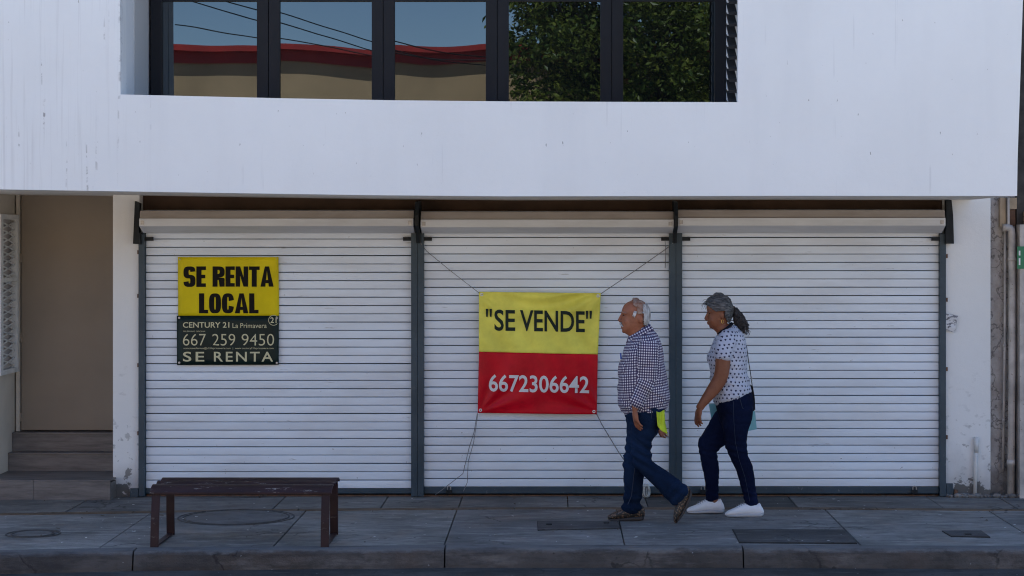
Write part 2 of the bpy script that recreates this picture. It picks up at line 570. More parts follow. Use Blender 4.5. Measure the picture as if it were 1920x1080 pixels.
# ------------------------------------------------------------------ the white building
FY, GLY = -1.6, -0.60                     # facade plane, glass plane
ED = [(-600, 345), (0, 355), (400, 361.5), (700, 366), (950, 368), (1500, 367), (1907, 367.5)]
bld = thing('commercial_building', (0, 0, 0), 'white two storey building with overhanging upper floor and dark strip window', 'building')
xe = lambda px: X(px, FY)
ze = lambda py: Z(py, FY)
# front face sheet with an opening; built as a solid panel 0.2 thick
bm = bmesh.new()
TOP = 6.0
WT = 4.75
xs_bot = [(-1400, 345)] + ED[1:]
def fbox(poly):
    prism(bm, poly, 'y', FY, FY + 0.2)
sill = [(226, 177), (520, 184), (740, 188), (950, 190), (1170, 191), (1383, 191.5)]
# left pier
lp = [(xe(px), ze(py)) for px, py in xs_bot if px < 226] + [(xe(226), ze(lerp_pts(ED, 226)))]
fbox(lp + [(xe(226), ze(177)), (xe(223.5), WT), (xe(223.5), TOP), (xe(-1400), TOP)])
# parapet below the window
b_ = [(xe(226), ze(lerp_pts(ED, 226)))] + [(xe(px), ze(py)) for px, py in ED if 226 < px < 1383] + [(xe(1383), ze(lerp_pts(ED, 1383)))]
fbox(b_ + [(xe(px), ze(py)) for px, py in sill[::-1]])
# right pier, its outer edge a little off plumb
rp = [(xe(1383), ze(lerp_pts(ED, 1383))), (xe(1500), ze(367)), (xe(1907), ze(367.5)), (xe(1908), ze(300)), (xe(1910), ze(240)), (xe(1918), ze(0)), (xe(1921), TOP)]
fbox(rp + [(xe(1385.5), TOP), (xe(1385.5), WT), (xe(1383), ze(191.5))])
fbox([(xe(223.5), WT), (xe(1385.5), WT), (xe(1385.5), TOP), (xe(223.5), TOP)])
bmesh.ops.remove_doubles(bm, verts=bm.verts, dist=1e-5)
inner = [f for f in bm.faces if False]
obj('facade_wall', bm, M['facade'], bld)

# slab underside of the overhang
bm = bmesh.new()
sp = [(xe(px), ze(py) + 0.004) for px, py in xs_bot]
sp[-1] = (sp[-1][0] - 0.004, sp[-1][1])
prism(bm, sp + [(sp[-1][0], 2.75), (sp[0][0], 2.75)], 'y', FY + 0.003, 0.75)
obj('overhang_soffit', bm, M['soffit'], bld)
# side cheeks, roof and mass that shade the street
obj('side_wall', newbox(xe(1907) - 0.25, xe(1907) - 0.003, FY + 0.203, 0.75, 2.76, TOP - 0.21), M['facade'], bld)
obj('side_wall', newbox(xe(-1400), xe(-1400) + 0.25, FY + 0.203, 0.75, 2.76, TOP - 0.21), M['facade'], bld)
obj('roof', newbox(xe(-1400), xe(1907), FY + 0.203, 9.0, TOP - 0.2, TOP - 0.002), M['roof'], bld)
obj('rear_wall', newbox(xe(-1400), xe(1907) - 0.01, 0.76, 9.0, -0.05, TOP - 0.21), M['side_wall'], bld)

# jambs of the strip window
jl, jr = xe(225), xe(1384)
bm = bmesh.new()
box(bm, jl - 0.15, jl - 0.002, FY + 0.201, -1.13, 2.76, WT)
obj('window_jamb', bm, M['jamb'], bld)
bm = bmesh.new()
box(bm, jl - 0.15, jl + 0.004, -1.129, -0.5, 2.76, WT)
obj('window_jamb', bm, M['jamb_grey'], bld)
obj('window_jamb', newbox(jr + 0.002, jr + 0.15, FY + 0.201, -0.5, 2.76, WT), M['jamb'], bld)
obj('window_sill', newbox(jl - 0.15, jr + 0.15, FY + 0.203, -0.66, 2.80, 2.87), M['jamb'], bld)
obj('window_head', newbox(jl - 0.15, jr + 0.15, FY + 0.203, 0.7, WT + 0.005, TOP - 0.21), M['jamb'], bld)
obj('room_back', newbox(jl - 0.15, jr + 0.15, -0.45, -0.35, 2.76, WT), M['black_gap'], bld)
# louvre blades on the right jamb (a row of slanting dark blades beside the window)
lv = bpy.data.objects.new('louvre', mesh_from(newbox(jr - 0.055, jr - 0.001, -1.32, -1.26, 2.88, WT - 0.02), 'louvre', M['jamb']))
place(lv, bld)
bmb = bmesh.new()
prism(bmb, [(-0.11, -0.02), (0.13, 0.085), (0.13, 0.105), (-0.11, 0.0)], 'x', -0.055, 0.0)
bme = mesh_from(bmb, 'louvre_blade', M['black_gap'])
zz = 2.90
while zz < WT - 0.12:
    inst('louvre_blade', bme, lv, (jr - 0.003, -1.42, zz))
    zz += 0.0785

# window: five sashes, each with its own frame, pane; a fixed light above
wz0, wz1 = 2.93, Z(3, GLY)
bounds = [X(283, GLY), X(504, GLY), X(719, GLY), X(932.5, GLY), X(1147, GLY), X(1361, GLY)]
tilts = [(0.0001, 0.0008, 0.0), (0.0006, 0.0034, 0.0004), (0.0003, -0.0002, -0.0014), (0.0, 0.001, 0.0006), (-0.0003, 0.001, -0.0006)]
for i in range(5):
    x0, x1 = bounds[i] + 0.002, bounds[i + 1] - 0.002
    sw = 0.084
    rsw = sw
    bm = bmesh.new()
    box(bm, x0, x0 + sw, GLY - 0.028, GLY + 0.03, wz0, wz1 + 0.05, bev=0.004)
    box(bm, x1 - rsw, x1, GLY - 0.028, GLY + 0.03, wz0, wz1 + 0.05, bev=0.004)
    box(bm, x0 + sw + 0.0005, x1 - rsw - 0.0005, GLY - 0.026, GLY + 0.03, wz0, wz0 + 0.06)
    box(bm, x0 + sw + 0.0005, x1 - rsw - 0.0005, GLY - 0.026, GLY + 0.03, wz1, wz1 + 0.049)
    w = obj('window', bm, M['frame_dark'], bld, origin=((x0 + x1) / 2, GLY, wz0))
    # pane: thin box, its front very slightly bowed like real float glass
    bm = bmesh.new()
    nx, nz = 14, 12
    tx, tz, bow = tilts[i]
    gx0, gx1, gz0, gz1 = x0 + sw - 0.005, x1 - rsw + 0.005, wz0 + 0.05, wz1 + 0.01
    grid = []
    for a in range(nx + 1):
        col = []
        for b in range(nz + 1):
            u, v = a / nx, b / nz
            xx, z2 = gx0 + (gx1 - gx0) * u, gz0 + (gz1 - gz0) * v
            # slope in z moves the reflection up and down: give it a little change along x
            dy = tz * (u - 0.5) * (z2 - gz0 - 0.3) * 1.0 + bow * ((u - 0.5) ** 2 - 0.08) * 4 * (z2 - gz0 - 0.3) + tx * (z2 - gz0)
            dy += 0.00012 * noise.noise(Vector((xx * 3.0, z2 * 3.0, i)))
            col.append(bm.verts.new((xx, GLY + dy, z2)))
        grid.append(col)
    for a in range(nx):
        for b in range(nz):
            bm.faces.new((grid[a][b], grid[a + 1][b], grid[a + 1][b + 1], grid[a][b + 1]))
    r = bmesh.ops.extrude_face_region(bm, geom=list(bm.faces))
    bmesh.ops.translate(bm, vec=(0, 0.006, 0), verts=[v for v in r['geom'] if isinstance(v, bmesh.types.BMVert)])
    bm.normal_update()
    for e in bm.edges:
        e.smooth = e.calc_face_angle(0) < 0.5
    obj('pane', bm, M['glass'], w, smooth=True, origin=((x0 + x1) / 2, GLY, wz0 + 0.05))
# upper fixed lights
bm = bmesh.new()
box(bm, bounds[0] + 0.002, bounds[-1] - 0.002, GLY - 0.05, GLY + 0.03, wz1 + 0.052, wz1 + 0.12)
box(bm, bounds[0] + 0.002, bounds[-1] - 0.002, GLY - 0.05, GLY + 0.03, WT - 0.06, WT - 0.002)
w = obj('transom_window', bm, M['frame_dark'], bld, origin=(bounds[2], GLY, wz1 + 0.06))
for i in range(5):
    obj('pane', newbox(bounds[i] + 0.03, bounds[i + 1] - 0.03, GLY, GLY + 0.006, wz1 + 0.121, WT - 0.061), M['glass'], w)
# reveal strip between right stile and louvre
obj('window_trim', newbox(X(1361.5, GLY), X(1373, GLY), GLY - 0.055, GLY + 0.02, 2.89, WT - 0.01), M['jamb'], bld)

# ground floor pillars, wall behind and above the shutters
def pil(x0, x1, y0, y1, mat, z1=2.5):
    bm = bmesh.new()
    n = 10
    box(bm, x0, x1, y0, y1, -0.04, z1, bev=0.006)
    return obj('pillar', bm, mat, bld)
pil(X(213), X(263), -0.03, 0.74, M['pillar'])
pil(X(1771), X(1856), -0.03, 0.74, M['pillar'])
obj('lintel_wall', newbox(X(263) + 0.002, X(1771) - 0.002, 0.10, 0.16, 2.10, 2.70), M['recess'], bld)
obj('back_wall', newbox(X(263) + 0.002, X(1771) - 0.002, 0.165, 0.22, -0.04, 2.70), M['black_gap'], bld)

# roller shutters
XS = [(274.5, 771.5), (795.5, 1254), (1278.5, 1759.5)]
PITCH = 0.0649
slat_prof = []
hgt = PITCH - 0.0015
pts_front = []
pts_front = [(0.014, 0.0), (-0.004, 0.0), (-0.0095, 0.0012), (-0.0112, 0.0045), (-0.0122, 0.026), (-0.0112, 0.052), (-0.0095, hgt - 0.0044), (-0.004, hgt - 0.0034), (0.014, hgt - 0.0034)]
HOODS = [(262, 775.5, 395, 437), (789, 1263, 397, 437.5), (1271, 1772, 394, 437)]
for i, (pa, pb) in enumerate(XS):
    xa, xb = X(pa), X(pb)
    ha, hb, ht, hl = HOODS[i]
    # hood: folded sheet cover with three facets
    y_f = -0.22
    dtop, dmid = 15.61, 15.61
    zt = Z(ht, y_f); z1 = Z(ht + 15, y_f - 0.02); z2 = Z(ht + 29, y_f - 0.02); z3 = Z(hl, -0.10)
    hx0, hx1 = X(ha, y_f), X(hb, y_f)
    bm = bmesh.new()
    prism(bm, [(0.08, zt + 0.01), (y_f + 0.015, zt), (y_f, z1 + 0.006), (y_f - 0.02, z1), (y_f - 0.02, z2), (-0.09, z3), (0.08, z3 + 0.02)], 'x', hx0, hx1)
    bm.faces.ensure_lookup_table()
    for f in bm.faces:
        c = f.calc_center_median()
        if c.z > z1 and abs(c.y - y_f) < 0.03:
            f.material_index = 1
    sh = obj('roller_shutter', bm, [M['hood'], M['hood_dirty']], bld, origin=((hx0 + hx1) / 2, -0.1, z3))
    # small lap strip and end rivet plates on the hood
    obj('hood_trim', newbox(hx0 + 0.002, hx1 - 0.002, y_f - 0.026, y_f - 0.0205, z1 - 0.012, z1 + 0.001), M['hood'], sh)
    for xx in (hx0 + 0.012, hx1 - 0.040):
        obj('hood_plate', newbox(xx, xx + 0.026, y_f - 0.0245, y_f - 0.0203, z2 + 0.012, z1 - 0.016), M['steel'], sh)
    # slats
    bm = bmesh.new()
    prism(bm, pts_front, 'x', -(xb - xa) / 2 + 0.001, (xb - xa) / 2 - 0.001)
    me = mesh_from(bm, 'slat', M['slat'])
    zb = Z(912 if i else 915, 0)
    z = zb
    while z < z3 + 0.02:
        inst('slat', me, sh, ((xa + xb) / 2, random.uniform(-0.002, 0.002), z + random.uniform(-0.0009, 0.0009)))
        COL.objects[-1].rotation_euler = (random.uniform(-0.035, 0.035), random.uniform(-0.0006, 0.0006), 0)
        z += PITCH
    # bottom rail
    bm = bmesh.new()
    box(bm, xa + 0.001, xb - 0.001, -0.022, 0.014, 0.022, zb - 0.002, bev=0.003)
    obj('bottom_rail', bm, M['blue_steel'], sh)
    # lock tabs near the top
    for xx, s in ((xa, 1), (xb, -1)):
        x0, x1 = sorted((xx, xx + s * 0.062))
        obj('lock_tab', newbox(x0, x1, -0.055, -0.030, Z(451.5, -0.04), Z(444.5, -0.04)), M['iron'], sh)
    # floor bolt bracket
# guide posts
gp = [(262.5, 274), (771.8, 783.2), (783.8, 795.3), (1254.3, 1266.2), (1266.8, 1278.3), (1759.8, 1771)]
for i, (a, b) in enumerate(gp):
    bm = bmesh.new()
    box(bm, X(a), X(b), -0.062, 0.05, 0.004, Z(438 if i in (0, 5) else 436), bev=0.003)
    obj('guide_post', bm, M['blue_steel'], bld)
# end brackets that carry the hoods: bent iron plates
def bracket(px0, px1, skew, y0=-0.285):
    bm = bmesh.new()
    zt, zm, zb = 2.31, Z(436, -0.12), Z(456, -0.1)
    prof = [(0.05, zt), (-0.235, zt - 0.02), (y0, Z(404, y0)), (y0, Z(424, y0)), (-0.15, zm), (-0.12, zb), (0.05, zb)]
    prism(bm, prof, 'x', X(px0, -0.2), X(px1, -0.2))
    for v in bm.verts:
        v.co.x += skew * (zt - v.co.z)
    obj('end_bracket', bm, M['iron'], bld)
bracket(778.8, 786.2, 0.0)
bracket(1263.8, 1270.2, 0.0)
# flared side plates at both ends
for pts in ([(253, 377), (262, 381), (260.5, 437), (263.5, 437), (263.5, 458), (249.5, 457)],):
    bm = bmesh.new(); prism(bm, [(X(a, -0.1), Z(b, -0.1)) for a, b in pts], 'y', -0.105, -0.032); obj('end_bracket', bm, M['iron'], bld)
for pts in ([(1774, 374), (1784, 375), (1787, 403), (1788.5, 457), (1773, 457), (1773, 434), (1774.5, 420)],):
    bm = bmesh.new(); prism(bm, [(X(a, -0.1), Z(b, -0.1)) for a, b in pts], 'y', -0.105, -0.032); obj('end_bracket', bm, M['iron'], bld)
obj('guide_foot', newbox(X(247), X(262), -0.07, -0.031, 0.003, Z(914)), M['blue_steel'], bld)
obj('guide_foot', newbox(X(1771.8), X(1784), -0.06, -0.031, 0.003, Z(905)), M['blue_steel'], bld)
for zz_ in (0.45, 0.98, 1.52, 1.86):
    obj('hinge_lug', newbox(X(1771.4), X(1774.5), -0.055, -0.031, zz_, zz_ + 0.03), M['rust'], bld)
    obj('hinge_lug', newbox(X(260), X(262.2), -0.055, -0.031, zz_ + 0.03, zz_ + 0.06), M['rust'], bld)
# threshold: dark debris gap below the shutters
obj('threshold', newbox(X(275), X(1759), -0.006, 0.16, -0.045, 0.010), M['rust'], bld)

# ---- entrance recess at the left: steps, door, side wall with grille
SWX = X(28, 0.6)
obj('recess_wall', newbox(SWX - 0.9, SWX, -0.03, 0.74, -0.04, 2.6), M['side_wall'], bld)
obj('street_wall', newbox(xe(-1400), SWX - 0.91, -0.031, 0.74, -0.04, 2.6), M['facade'], bld)
st = bpy.data.objects.new('entrance_steps', mesh_from(newbox(SWX - 0.28, X(207, -.23), -0.22, 0.70, -0.04, 0.128), 'entrance_steps', M['step_tile']))
place(st, bld)
tx = [SWX - 0.28, X(63, -0.23), X(207, -.23)]
for a, b in zip(tx, tx[1:]):
    obj('riser_tile', newbox(a + 0.001, b - 0.001, -0.235, -0.221, 0.0, 0.139), M['step_tile'], st)
    obj('tread_tile', newbox(a + 0.001, b - 0.001, -0.237, 0.40, 0.14, 0.152, bev=0.002), M['step_tile'], st)
obj('riser_tile', newbox(SWX + 0.004, X(213) - 0.004, 0.385, 0.42, 0.153, 0.285), M['step_tile'], st)
obj('tread_tile', newbox(SWX + 0.004, X(213) - 0.004, 0.375, 0.52, 0.286, 0.298, bev=0.002), M['step_tile'], st)
obj('riser_tile', newbox(SWX + 0.004, X(213) - 0.004, 0.505, 0.54, 0.299, 0.435), M['step_tile'], st)
obj('tread_tile', newbox(SWX + 0.004, X(213) - 0.004, 0.495, 0.74, 0.436, 0.448, bev=0.002), M['step_tile'], st)
dx0, dx1 = X(40, 0.6), X(214, 0.6) + 0.1
obj('door_frame', newbox(SWX + 0.012, dx0 - 0.010, 0.585, 0.70, 0.45, 2.6), M['side_wall'], bld)
bm = bmesh.new(); box(bm, dx0, dx1, 0.60, 0.65, 0.458, 2.55, bev=0.002)
door = obj('door', bm, M['beige_door'], bld, origin=(dx0, 0.6, 0.458))
for py in (485, 633, 782):
    bm = bmesh.new()
    tube(bm, [(dx0 - 0.004, 0.594, Z(py - 8, .6)), (dx0 - 0.004, 0.594, Z(py + 8, .6))], 0.009, 8)
    box(bm, dx0 + 0.002, dx0 + 0.02, 0.594, 0.5995, Z(py + 8, .6), Z(py - 8, .6))
    obj('hinge', bm, M['beige_door'], door)
# grille on the side wall
gz0, gz1 = Z(700, 0.3), Z(402, 0.3)
gr = bmesh.new()
for (y0, y1) in ((-0.02, 0.06), (0.47, 0.53)):
    box(gr, SWX + 0.002, SWX + 0.055, y0, y1, gz0, gz1, bev=0.003)
box(gr, SWX + 0.002, SWX + 0.054, 0.061, 0.469, gz1 - 0.04, gz1 - 0.001)
box(gr, SWX + 0.002, SWX + 0.054, 0.061, 0.469, gz0 + 0.001, gz0 + 0.04)
box(gr, SWX + 0.002, SWX + 0.054, 0.061, 0.469, (gz0 + gz1) / 2 + 0.1, (gz0 + gz1) / 2 + 0.13)
g = obj('window_grille', gr, M['white_iron'], bld)
obj('pane', newbox(SWX + 0.003, SWX + 0.006, 0.062, 0.468, gz0 + 0.041, gz1 - 0.041), M['plaster_old'], g)
nb = 20
for k in range(nb):
    zc0 = gz0 + 0.06 + (gz1 - gz0 - 0.12) * k / nb
    zc1 = gz0 + 0.06 + (gz1 - gz0 - 0.12) * (k + 1) / nb
    bm = bmesh.new()
    for (ya, yb) in ((0.065, 0.465), (0.465, 0.065)):
        tube(bm, [(SWX + 0.03, ya, zc0), (SWX + 0.03, (ya + yb) / 2 + 0.02, (zc0 + zc1) / 2), (SWX + 0.03, yb, zc1)], 0.007, 6)
    obj('scroll_bar', bm, M['white_iron'], g)

# ------------------------------------------------------------------ neighbour at the right
nbx0 = X(1856) + 0.004
nb_ = thing('neighbouring_building', (4.2, 0.3, 0), 'old stained plaster building with stone cladding at the right edge', 'building')
def old_plaster():
    n = NT('cracked old plaster')
    a = n.noise(4, 6, 0.7)
    c = n.mix(n.ramp(a, 0.3, 0.7), (0.27, 0.235, 0.21), (0.52, 0.49, 0.47))
    cr = n.new('ShaderNodeTexVoronoi', feature='DISTANCE_TO_EDGE')
    nz = n.new('ShaderNodeTexNoise'); nz.inputs['Scale'].default_value = 6; nz.inputs['Detail'].default_value = 6; n.link(n.co, nz.inputs['Vector'])
    va = n.new('ShaderNodeVectorMath', operation='MULTIPLY_ADD'); va.inputs[1].default_value = (2.2, 2.2, 2.2); n.link(nz.outputs['Color'], va.inputs[0]); n.link(n.map((7, 7, 2.0)), va.inputs[2])
    n.link(va.outputs[0], cr.inputs['Vector'])
    cr.inputs['Scale'].default_value = 0.9
    k = n.math('SUBTRACT', 1.0, n.ramp(cr.outputs[0], 0.004, 0.035))
    c = n.mix(n.math('MULTIPLY', k, 0.75), c, (0.09, 0.08, 0.075))
    c = n.mix(n.ramp(n.noise(9, 6, 0.7, (1, 1, 1), (3, 3, 3)), 0.58, 0.68), c, (0.12, 0.10, 0.09))
    s = n.sep()
    low = n.math('SUBTRACT', 1.0, n.ramp(n.math('ADD', s[2], n.math('MULTIPLY', n.noise(7, 5), 0.5)), 0.25, 0.55))
    c = n.mix(n.math('MULTIPLY', low, 0.8), c, (0.10, 0.095, 0.09))
    n.bump(n.noise(20, 6, 0.7), 0.7, 0.02)
    return n.done(c, 0.9)
M['old_plaster'] = old_plaster()
obj('wall', newbox(nbx0, X(1905), 0.03, 1.0, -0.05, 6.2), M['old_plaster'], nb_)
M['dark_stone'] = simple('dark stone wall', (0.055, 0.048, 0.043), 0.9, 0.6, 9, bump=0.8, bscale=14)
obj('wall', newbox(X(1905) + 0.002, 14, -0.02, 9, -0.05, 6.4), M['dark_stone'], nb_)
obj('wall', newbox(nbx0, X(1905), 1.002, 9, -0.05, 6.3), M['plaster_old'], nb_)
# tan boards under the overhang at the top of the plaster strip
M['tan'] = simple('tan weathered board', (0.40, 0.30, 0.20), 0.85, 0.3, 8)
obj('board', newbox(X(1874), X(1884), -0.03, 0.028, Z(425), 2.33), M['tan'], nb_)
obj('board', newbox(X(1886), X(1890), -0.06, 0.028, Z(425), 2.33), M['pipe'], nb_)
obj('board', newbox(X(1891), X(1906), -0.02, 0.028, Z(392), 2.33), M['tan'], nb_)
obj('board', newbox(X(1891.5), X(1903), -0.015, 0.028, Z(424), Z(393)), M['rust'], nb_)
obj('post', newbox(X(1904.5), X(1915.5), -0.14, -0.022, -0.04, Z(421, -.1)), M['pipe'], nb_)
# stone courses
M['ledge'] = simple('brown ledge stone', (0.20, 0.145, 0.10), 0.9, 0.45, 12, bump=0.5, bscale=30)
zz = 0.0
me_st = [mesh_from(newbox(-0.25, 0.25, -0.05, 0.03, 0.003, 0.040, bev=0.004), 'ledge_stone', M['ledge']) for _ in range(1)]
row = 0
while zz < 2.2:
    for k in range(5):
        o = inst('ledge_stone', me_st[0], nb_, (X(1916) + 0.25 + k * 0.505 + (row % 2) * 0.0, -0.055 - random.uniform(0, 0.025), zz))
    zz += 0.042
    row += 1
M['green'] = simple('green sign enamel', (0.0, 0.16, 0.07), 0.4, 0.1)
gs = thing('street_plaque', P(1914, 505, -0.15), 'small green and white plaque on the wall at the right edge', 'sign')
obj('plate', newbox(X(1907.5, -.15), X(1936, -.15), -0.152, -0.143, Z(504, -.15), Z(462, -.15)), M['green'], gs)
M['white'] = simple('white enamel', (0.72, 0.72, 0.70), 0.5, 0.06)
obj('plate_marking', newbox(X(1910, -.15), X(1913, -.15), -0.1545, -0.1525, Z(497, -.15), Z(484, -.15)), M['white'], gs)
obj('plate_marking', newbox(X(1910, -.15), X(1913, -.15), -0.1545, -0.1525, Z(479, -.15), Z(470, -.15)), M['white'], gs)

def pipe_thing(name, pts, r, label, couplings=(), mat='pipe'):
    t = thing(name, pts[-1], label, 'pipe')
    bm = bmesh.new(); tube(bm, pts, r, 14); obj('pipe', bm, M[mat], t, smooth=True)
    for (c, l) in couplings:
        bm = bmesh.new(); tube(bm, [Vector(c) - Vector((0, 0, l)), Vector(c) + Vector((0, 0, l))], r * 1.16, 14); obj('coupling', bm, M[mat], t, smooth=True)
    return t
ax = X(1897.5, -0.06)
pipe_thing('drain_pipe', [P(1880.5, 427, -.06), P(1888, 426.5, -.06), (X(1894.5, -.06), -.06, Z(428, -.06)), (ax - 0.004, -.06, Z(432, -.06)), (ax, -.06, Z(440, -.06)), (ax, -.06, Z(700, -.06)), (X(1895, -.06), -.06, 0.0)], 0.028,
          'thick grey drain pipe with elbow at its top beside the cracked wall', [((ax, -.06, Z(486, -.06)), 0.014), ((X(1895.6, -.06), -.06, Z(867, -.06)), 0.02)])
pipe_thing('conduit_pipe', [P(1884.5, 432, -.01), P(1884, 650, -.01), P(1880.5, 880, -.01)], 0.0105,
          'thin grey conduit running down left of the thick drain pipe', [(P(1882.3, 648, -.01), 0.012), (P(1881.5, 788, -.01), 0.012)])
pipe_thing('stub_pipe', [P(1831, 820, -.055), P(1828, 930, -.055)], 0.015,
          'short capped white pipe standing against the pillar base', [(P(1830.6, 834, -.055), 0.06)], 'white_iron')
pipe_thing('valve_pipe', [P(1793, 918, -.06), P(1792, 932, -.06)], 0.016, 'tiny broken pipe stub at the foot of the right pillar', [], 'rust')
# rubble at the base
bm = bmesh.new()
for k in range(70):
    x = random.uniform(X(1774), X(1915)); s = random.uniform(0.008, 0.035)
    ellipsoid(bm, (x, random.uniform(-0.10, -0.04), s * 0.4), s, s * 0.8, s * 0.6, 6, 4)
tag(obj('rubble', bm, M['old_plaster']), 'crumbled plaster along the foot of the right wall', kind='stuff')
# torn flyer
fl = bmesh.new()
nu = 8
fp = [P(1773, 586, -.045), P(1796, 592, -.045), P(1790, 624, -.045), P(1772, 618, -.045)]
g_ = [[fp[0].lerp(fp[1], u / nu).lerp(fp[3].lerp(fp[2], u / nu), v / nu) + Vector((0, -0.004 - 0.006 * (u / nu) ** 2 - 0.003 * math.sin(v * 1.3), 0)) for v in range(nu + 1)] for u in range(nu + 1)]
V_ = [[fl.verts.new(c) for c in r] for r in g_]
for u in range(nu):
    for v in range(nu):
        fl.faces.new((V_[u][v], V_[u + 1][v], V_[u + 1][v + 1], V_[u][v + 1]))
r = bmesh.ops.extrude_face_region(fl, geom=list(fl.faces)); bmesh.ops.translate(fl, vec=(0, .001, 0), verts=[v for v in r['geom'] if isinstance(v, bmesh.types.BMVert)])
def flyer_mat():
    n = NT('faded flyer print')
    a = n.ramp(n.noise(28, 3, 0.5, (1, 1, 1.8)), 0.5, 0.58)
    c = n.mix(a, (0.62, 0.62, 0.64), (0.16, 0.16, 0.18))
    return n.done(c, 0.7)
tag(obj('flyer', fl, flyer_mat(), origin=P(1784, 605, -.045)), 'small torn grey flyer stuck on the right pillar', 'flyer')

# ------------------------------------------------------------------ signs
def text_bm(txt, x0, x1, z0, z1, y, bold=0.0, shear=0.0, cut=0.03, warp=None, depth=0.0008, fit=True, spacing=1.0):
    cu = bpy.data.curves.new('t', 'FONT')
    cu.body = txt
    cu.size = 1.0
    cu.offset = bold
    cu.resolution_u = 4
    cu.shear = shear
    cu.space_character = spacing
    o = bpy.data.objects.new('t', cu)
    COL.objects.link(o)
    dg = bpy.context.evaluated_depsgraph_get()
    dg.update()
    me = bpy.data.meshes.new_from_object(o.evaluated_get(dg))
    bpy.data.objects.remove(o)
    bm = bmesh.new()
    bm.from_mesh(me)
    bpy.data.meshes.remove(me)
    a0 = min(v.co.x for v in bm.verts); a1 = max(v.co.x for v in bm.verts)
    b0 = min(v.co.y for v in bm.verts); b1 = max(v.co.y for v in bm.verts)
    for v in bm.verts:
        v.co = Vector((x0 + (v.co.x - a0) / (a1 - a0) * (x1 - x0), 0, z0 + (v.co.y - b0) / (b1 - b0) * (z1 - z0)))
    if cut:
        k = math.ceil(x0 / cut) * cut
        while k < x1:
            bmesh.ops.bisect_plane(bm, geom=bm.verts[:] + bm.edges[:] + bm.faces[:], plane_co=(k, 0, 0), plane_no=(1, 0, 0)); k += cut
        k = math.ceil(z0 / cut) * cut
        while k < z1:
            bmesh.ops.bisect_plane(bm, geom=bm.verts[:] + bm.edges[:] + bm.faces[:], plane_co=(0, 0, k), plane_no=(0, 0, 1)); k += cut
    for v in bm.verts:
        v.co.y = y + (warp(v.co.x, v.co.z) if warp else 0.0)
    return bm


def sheet(poly_fn, nu, nv, warp, y, thick=0.0012):
    bm = bmesh.new()
    V = []
    for i in range(nu + 1):
        col = []
        for j in range(nv + 1):
            x, z = poly_fn(i / nu, j / nv)
            col.append(bm.verts.new((x, y + warp(x, z), z)))
        V.append(col)
    for i in range(nu):
        for j in range(nv):
            bm.faces.new((V[i][j], V[i + 1][j], V[i + 1][j + 1], V[i][j + 1]))
    r = bmesh.ops.extrude_face_region(bm, geom=list(bm.faces))
    bmesh.ops.translate(bm, vec=(0, thick, 0), verts=[v for v in r['geom'] if isinstance(v, bmesh.types.BMVert)])
    return bm


def bilinear(tl, tr, br, bl):
    def f(u, v):
        a = (bl[0] + (br[0] - bl[0]) * u, bl[1] + (br[1] - bl[1]) * u)
        b = (tl[0] + (tr[0] - tl[0]) * u, tl[1] + (tr[1] - tl[1]) * u)
        return (a[0] + (b[0] - a[0]) * v, a[1] + (b[1] - a[1]) * v)
    return f


def vinyl(name, col, var=0.12, rough=0.35):
    n = NT(name)
    a = n.noise(5, 4, 0.6)
    c = n.mix(n.ramp(a, 0.3, 0.7), tuple(x * (1 - var) for x in col), tuple(min(1, x * (1 + var * .5)) for x in col))
    n.bump(n.noise(6, 4, 0.6, (1, 1, 0.6)), 0.5, 0.02)
    return n.done(c, rough, 0, 0.18)


M['yellow'] = vinyl('yellow banner vinyl', (0.84, 0.76, 0.12), rough=0.45, var=0.2)
M['yellow2'] = vinyl('bright yellow sign vinyl', (0.70, 0.55, 0.004), rough=0.55)
M['red'] = vinyl('red banner vinyl', (0.58, 0.003, 0.016), rough=0.4, var=0.25)
M['ink'] = simple('dark print ink', (0.022, 0.032, 0.026), 0.6, 0.1, bump=0, spec=0.1)
M['ink_black'] = simple('black print ink', (0.010, 0.008, 0.007), 0.6, 0.1, bump=0, spec=0.1)
M['ink_white'] = simple('white print ink', (0.72, 0.70, 0.72), 0.5, 0.06, bump=0)
M['cream'] = simple('cream print ink', (0.56, 0.53, 0.34), 0.5, 0.06, bump=0)
M['navy_sign'] = vinyl('dark green black sign', (0.008, 0.020, 0.019), 0.25, 0.4)

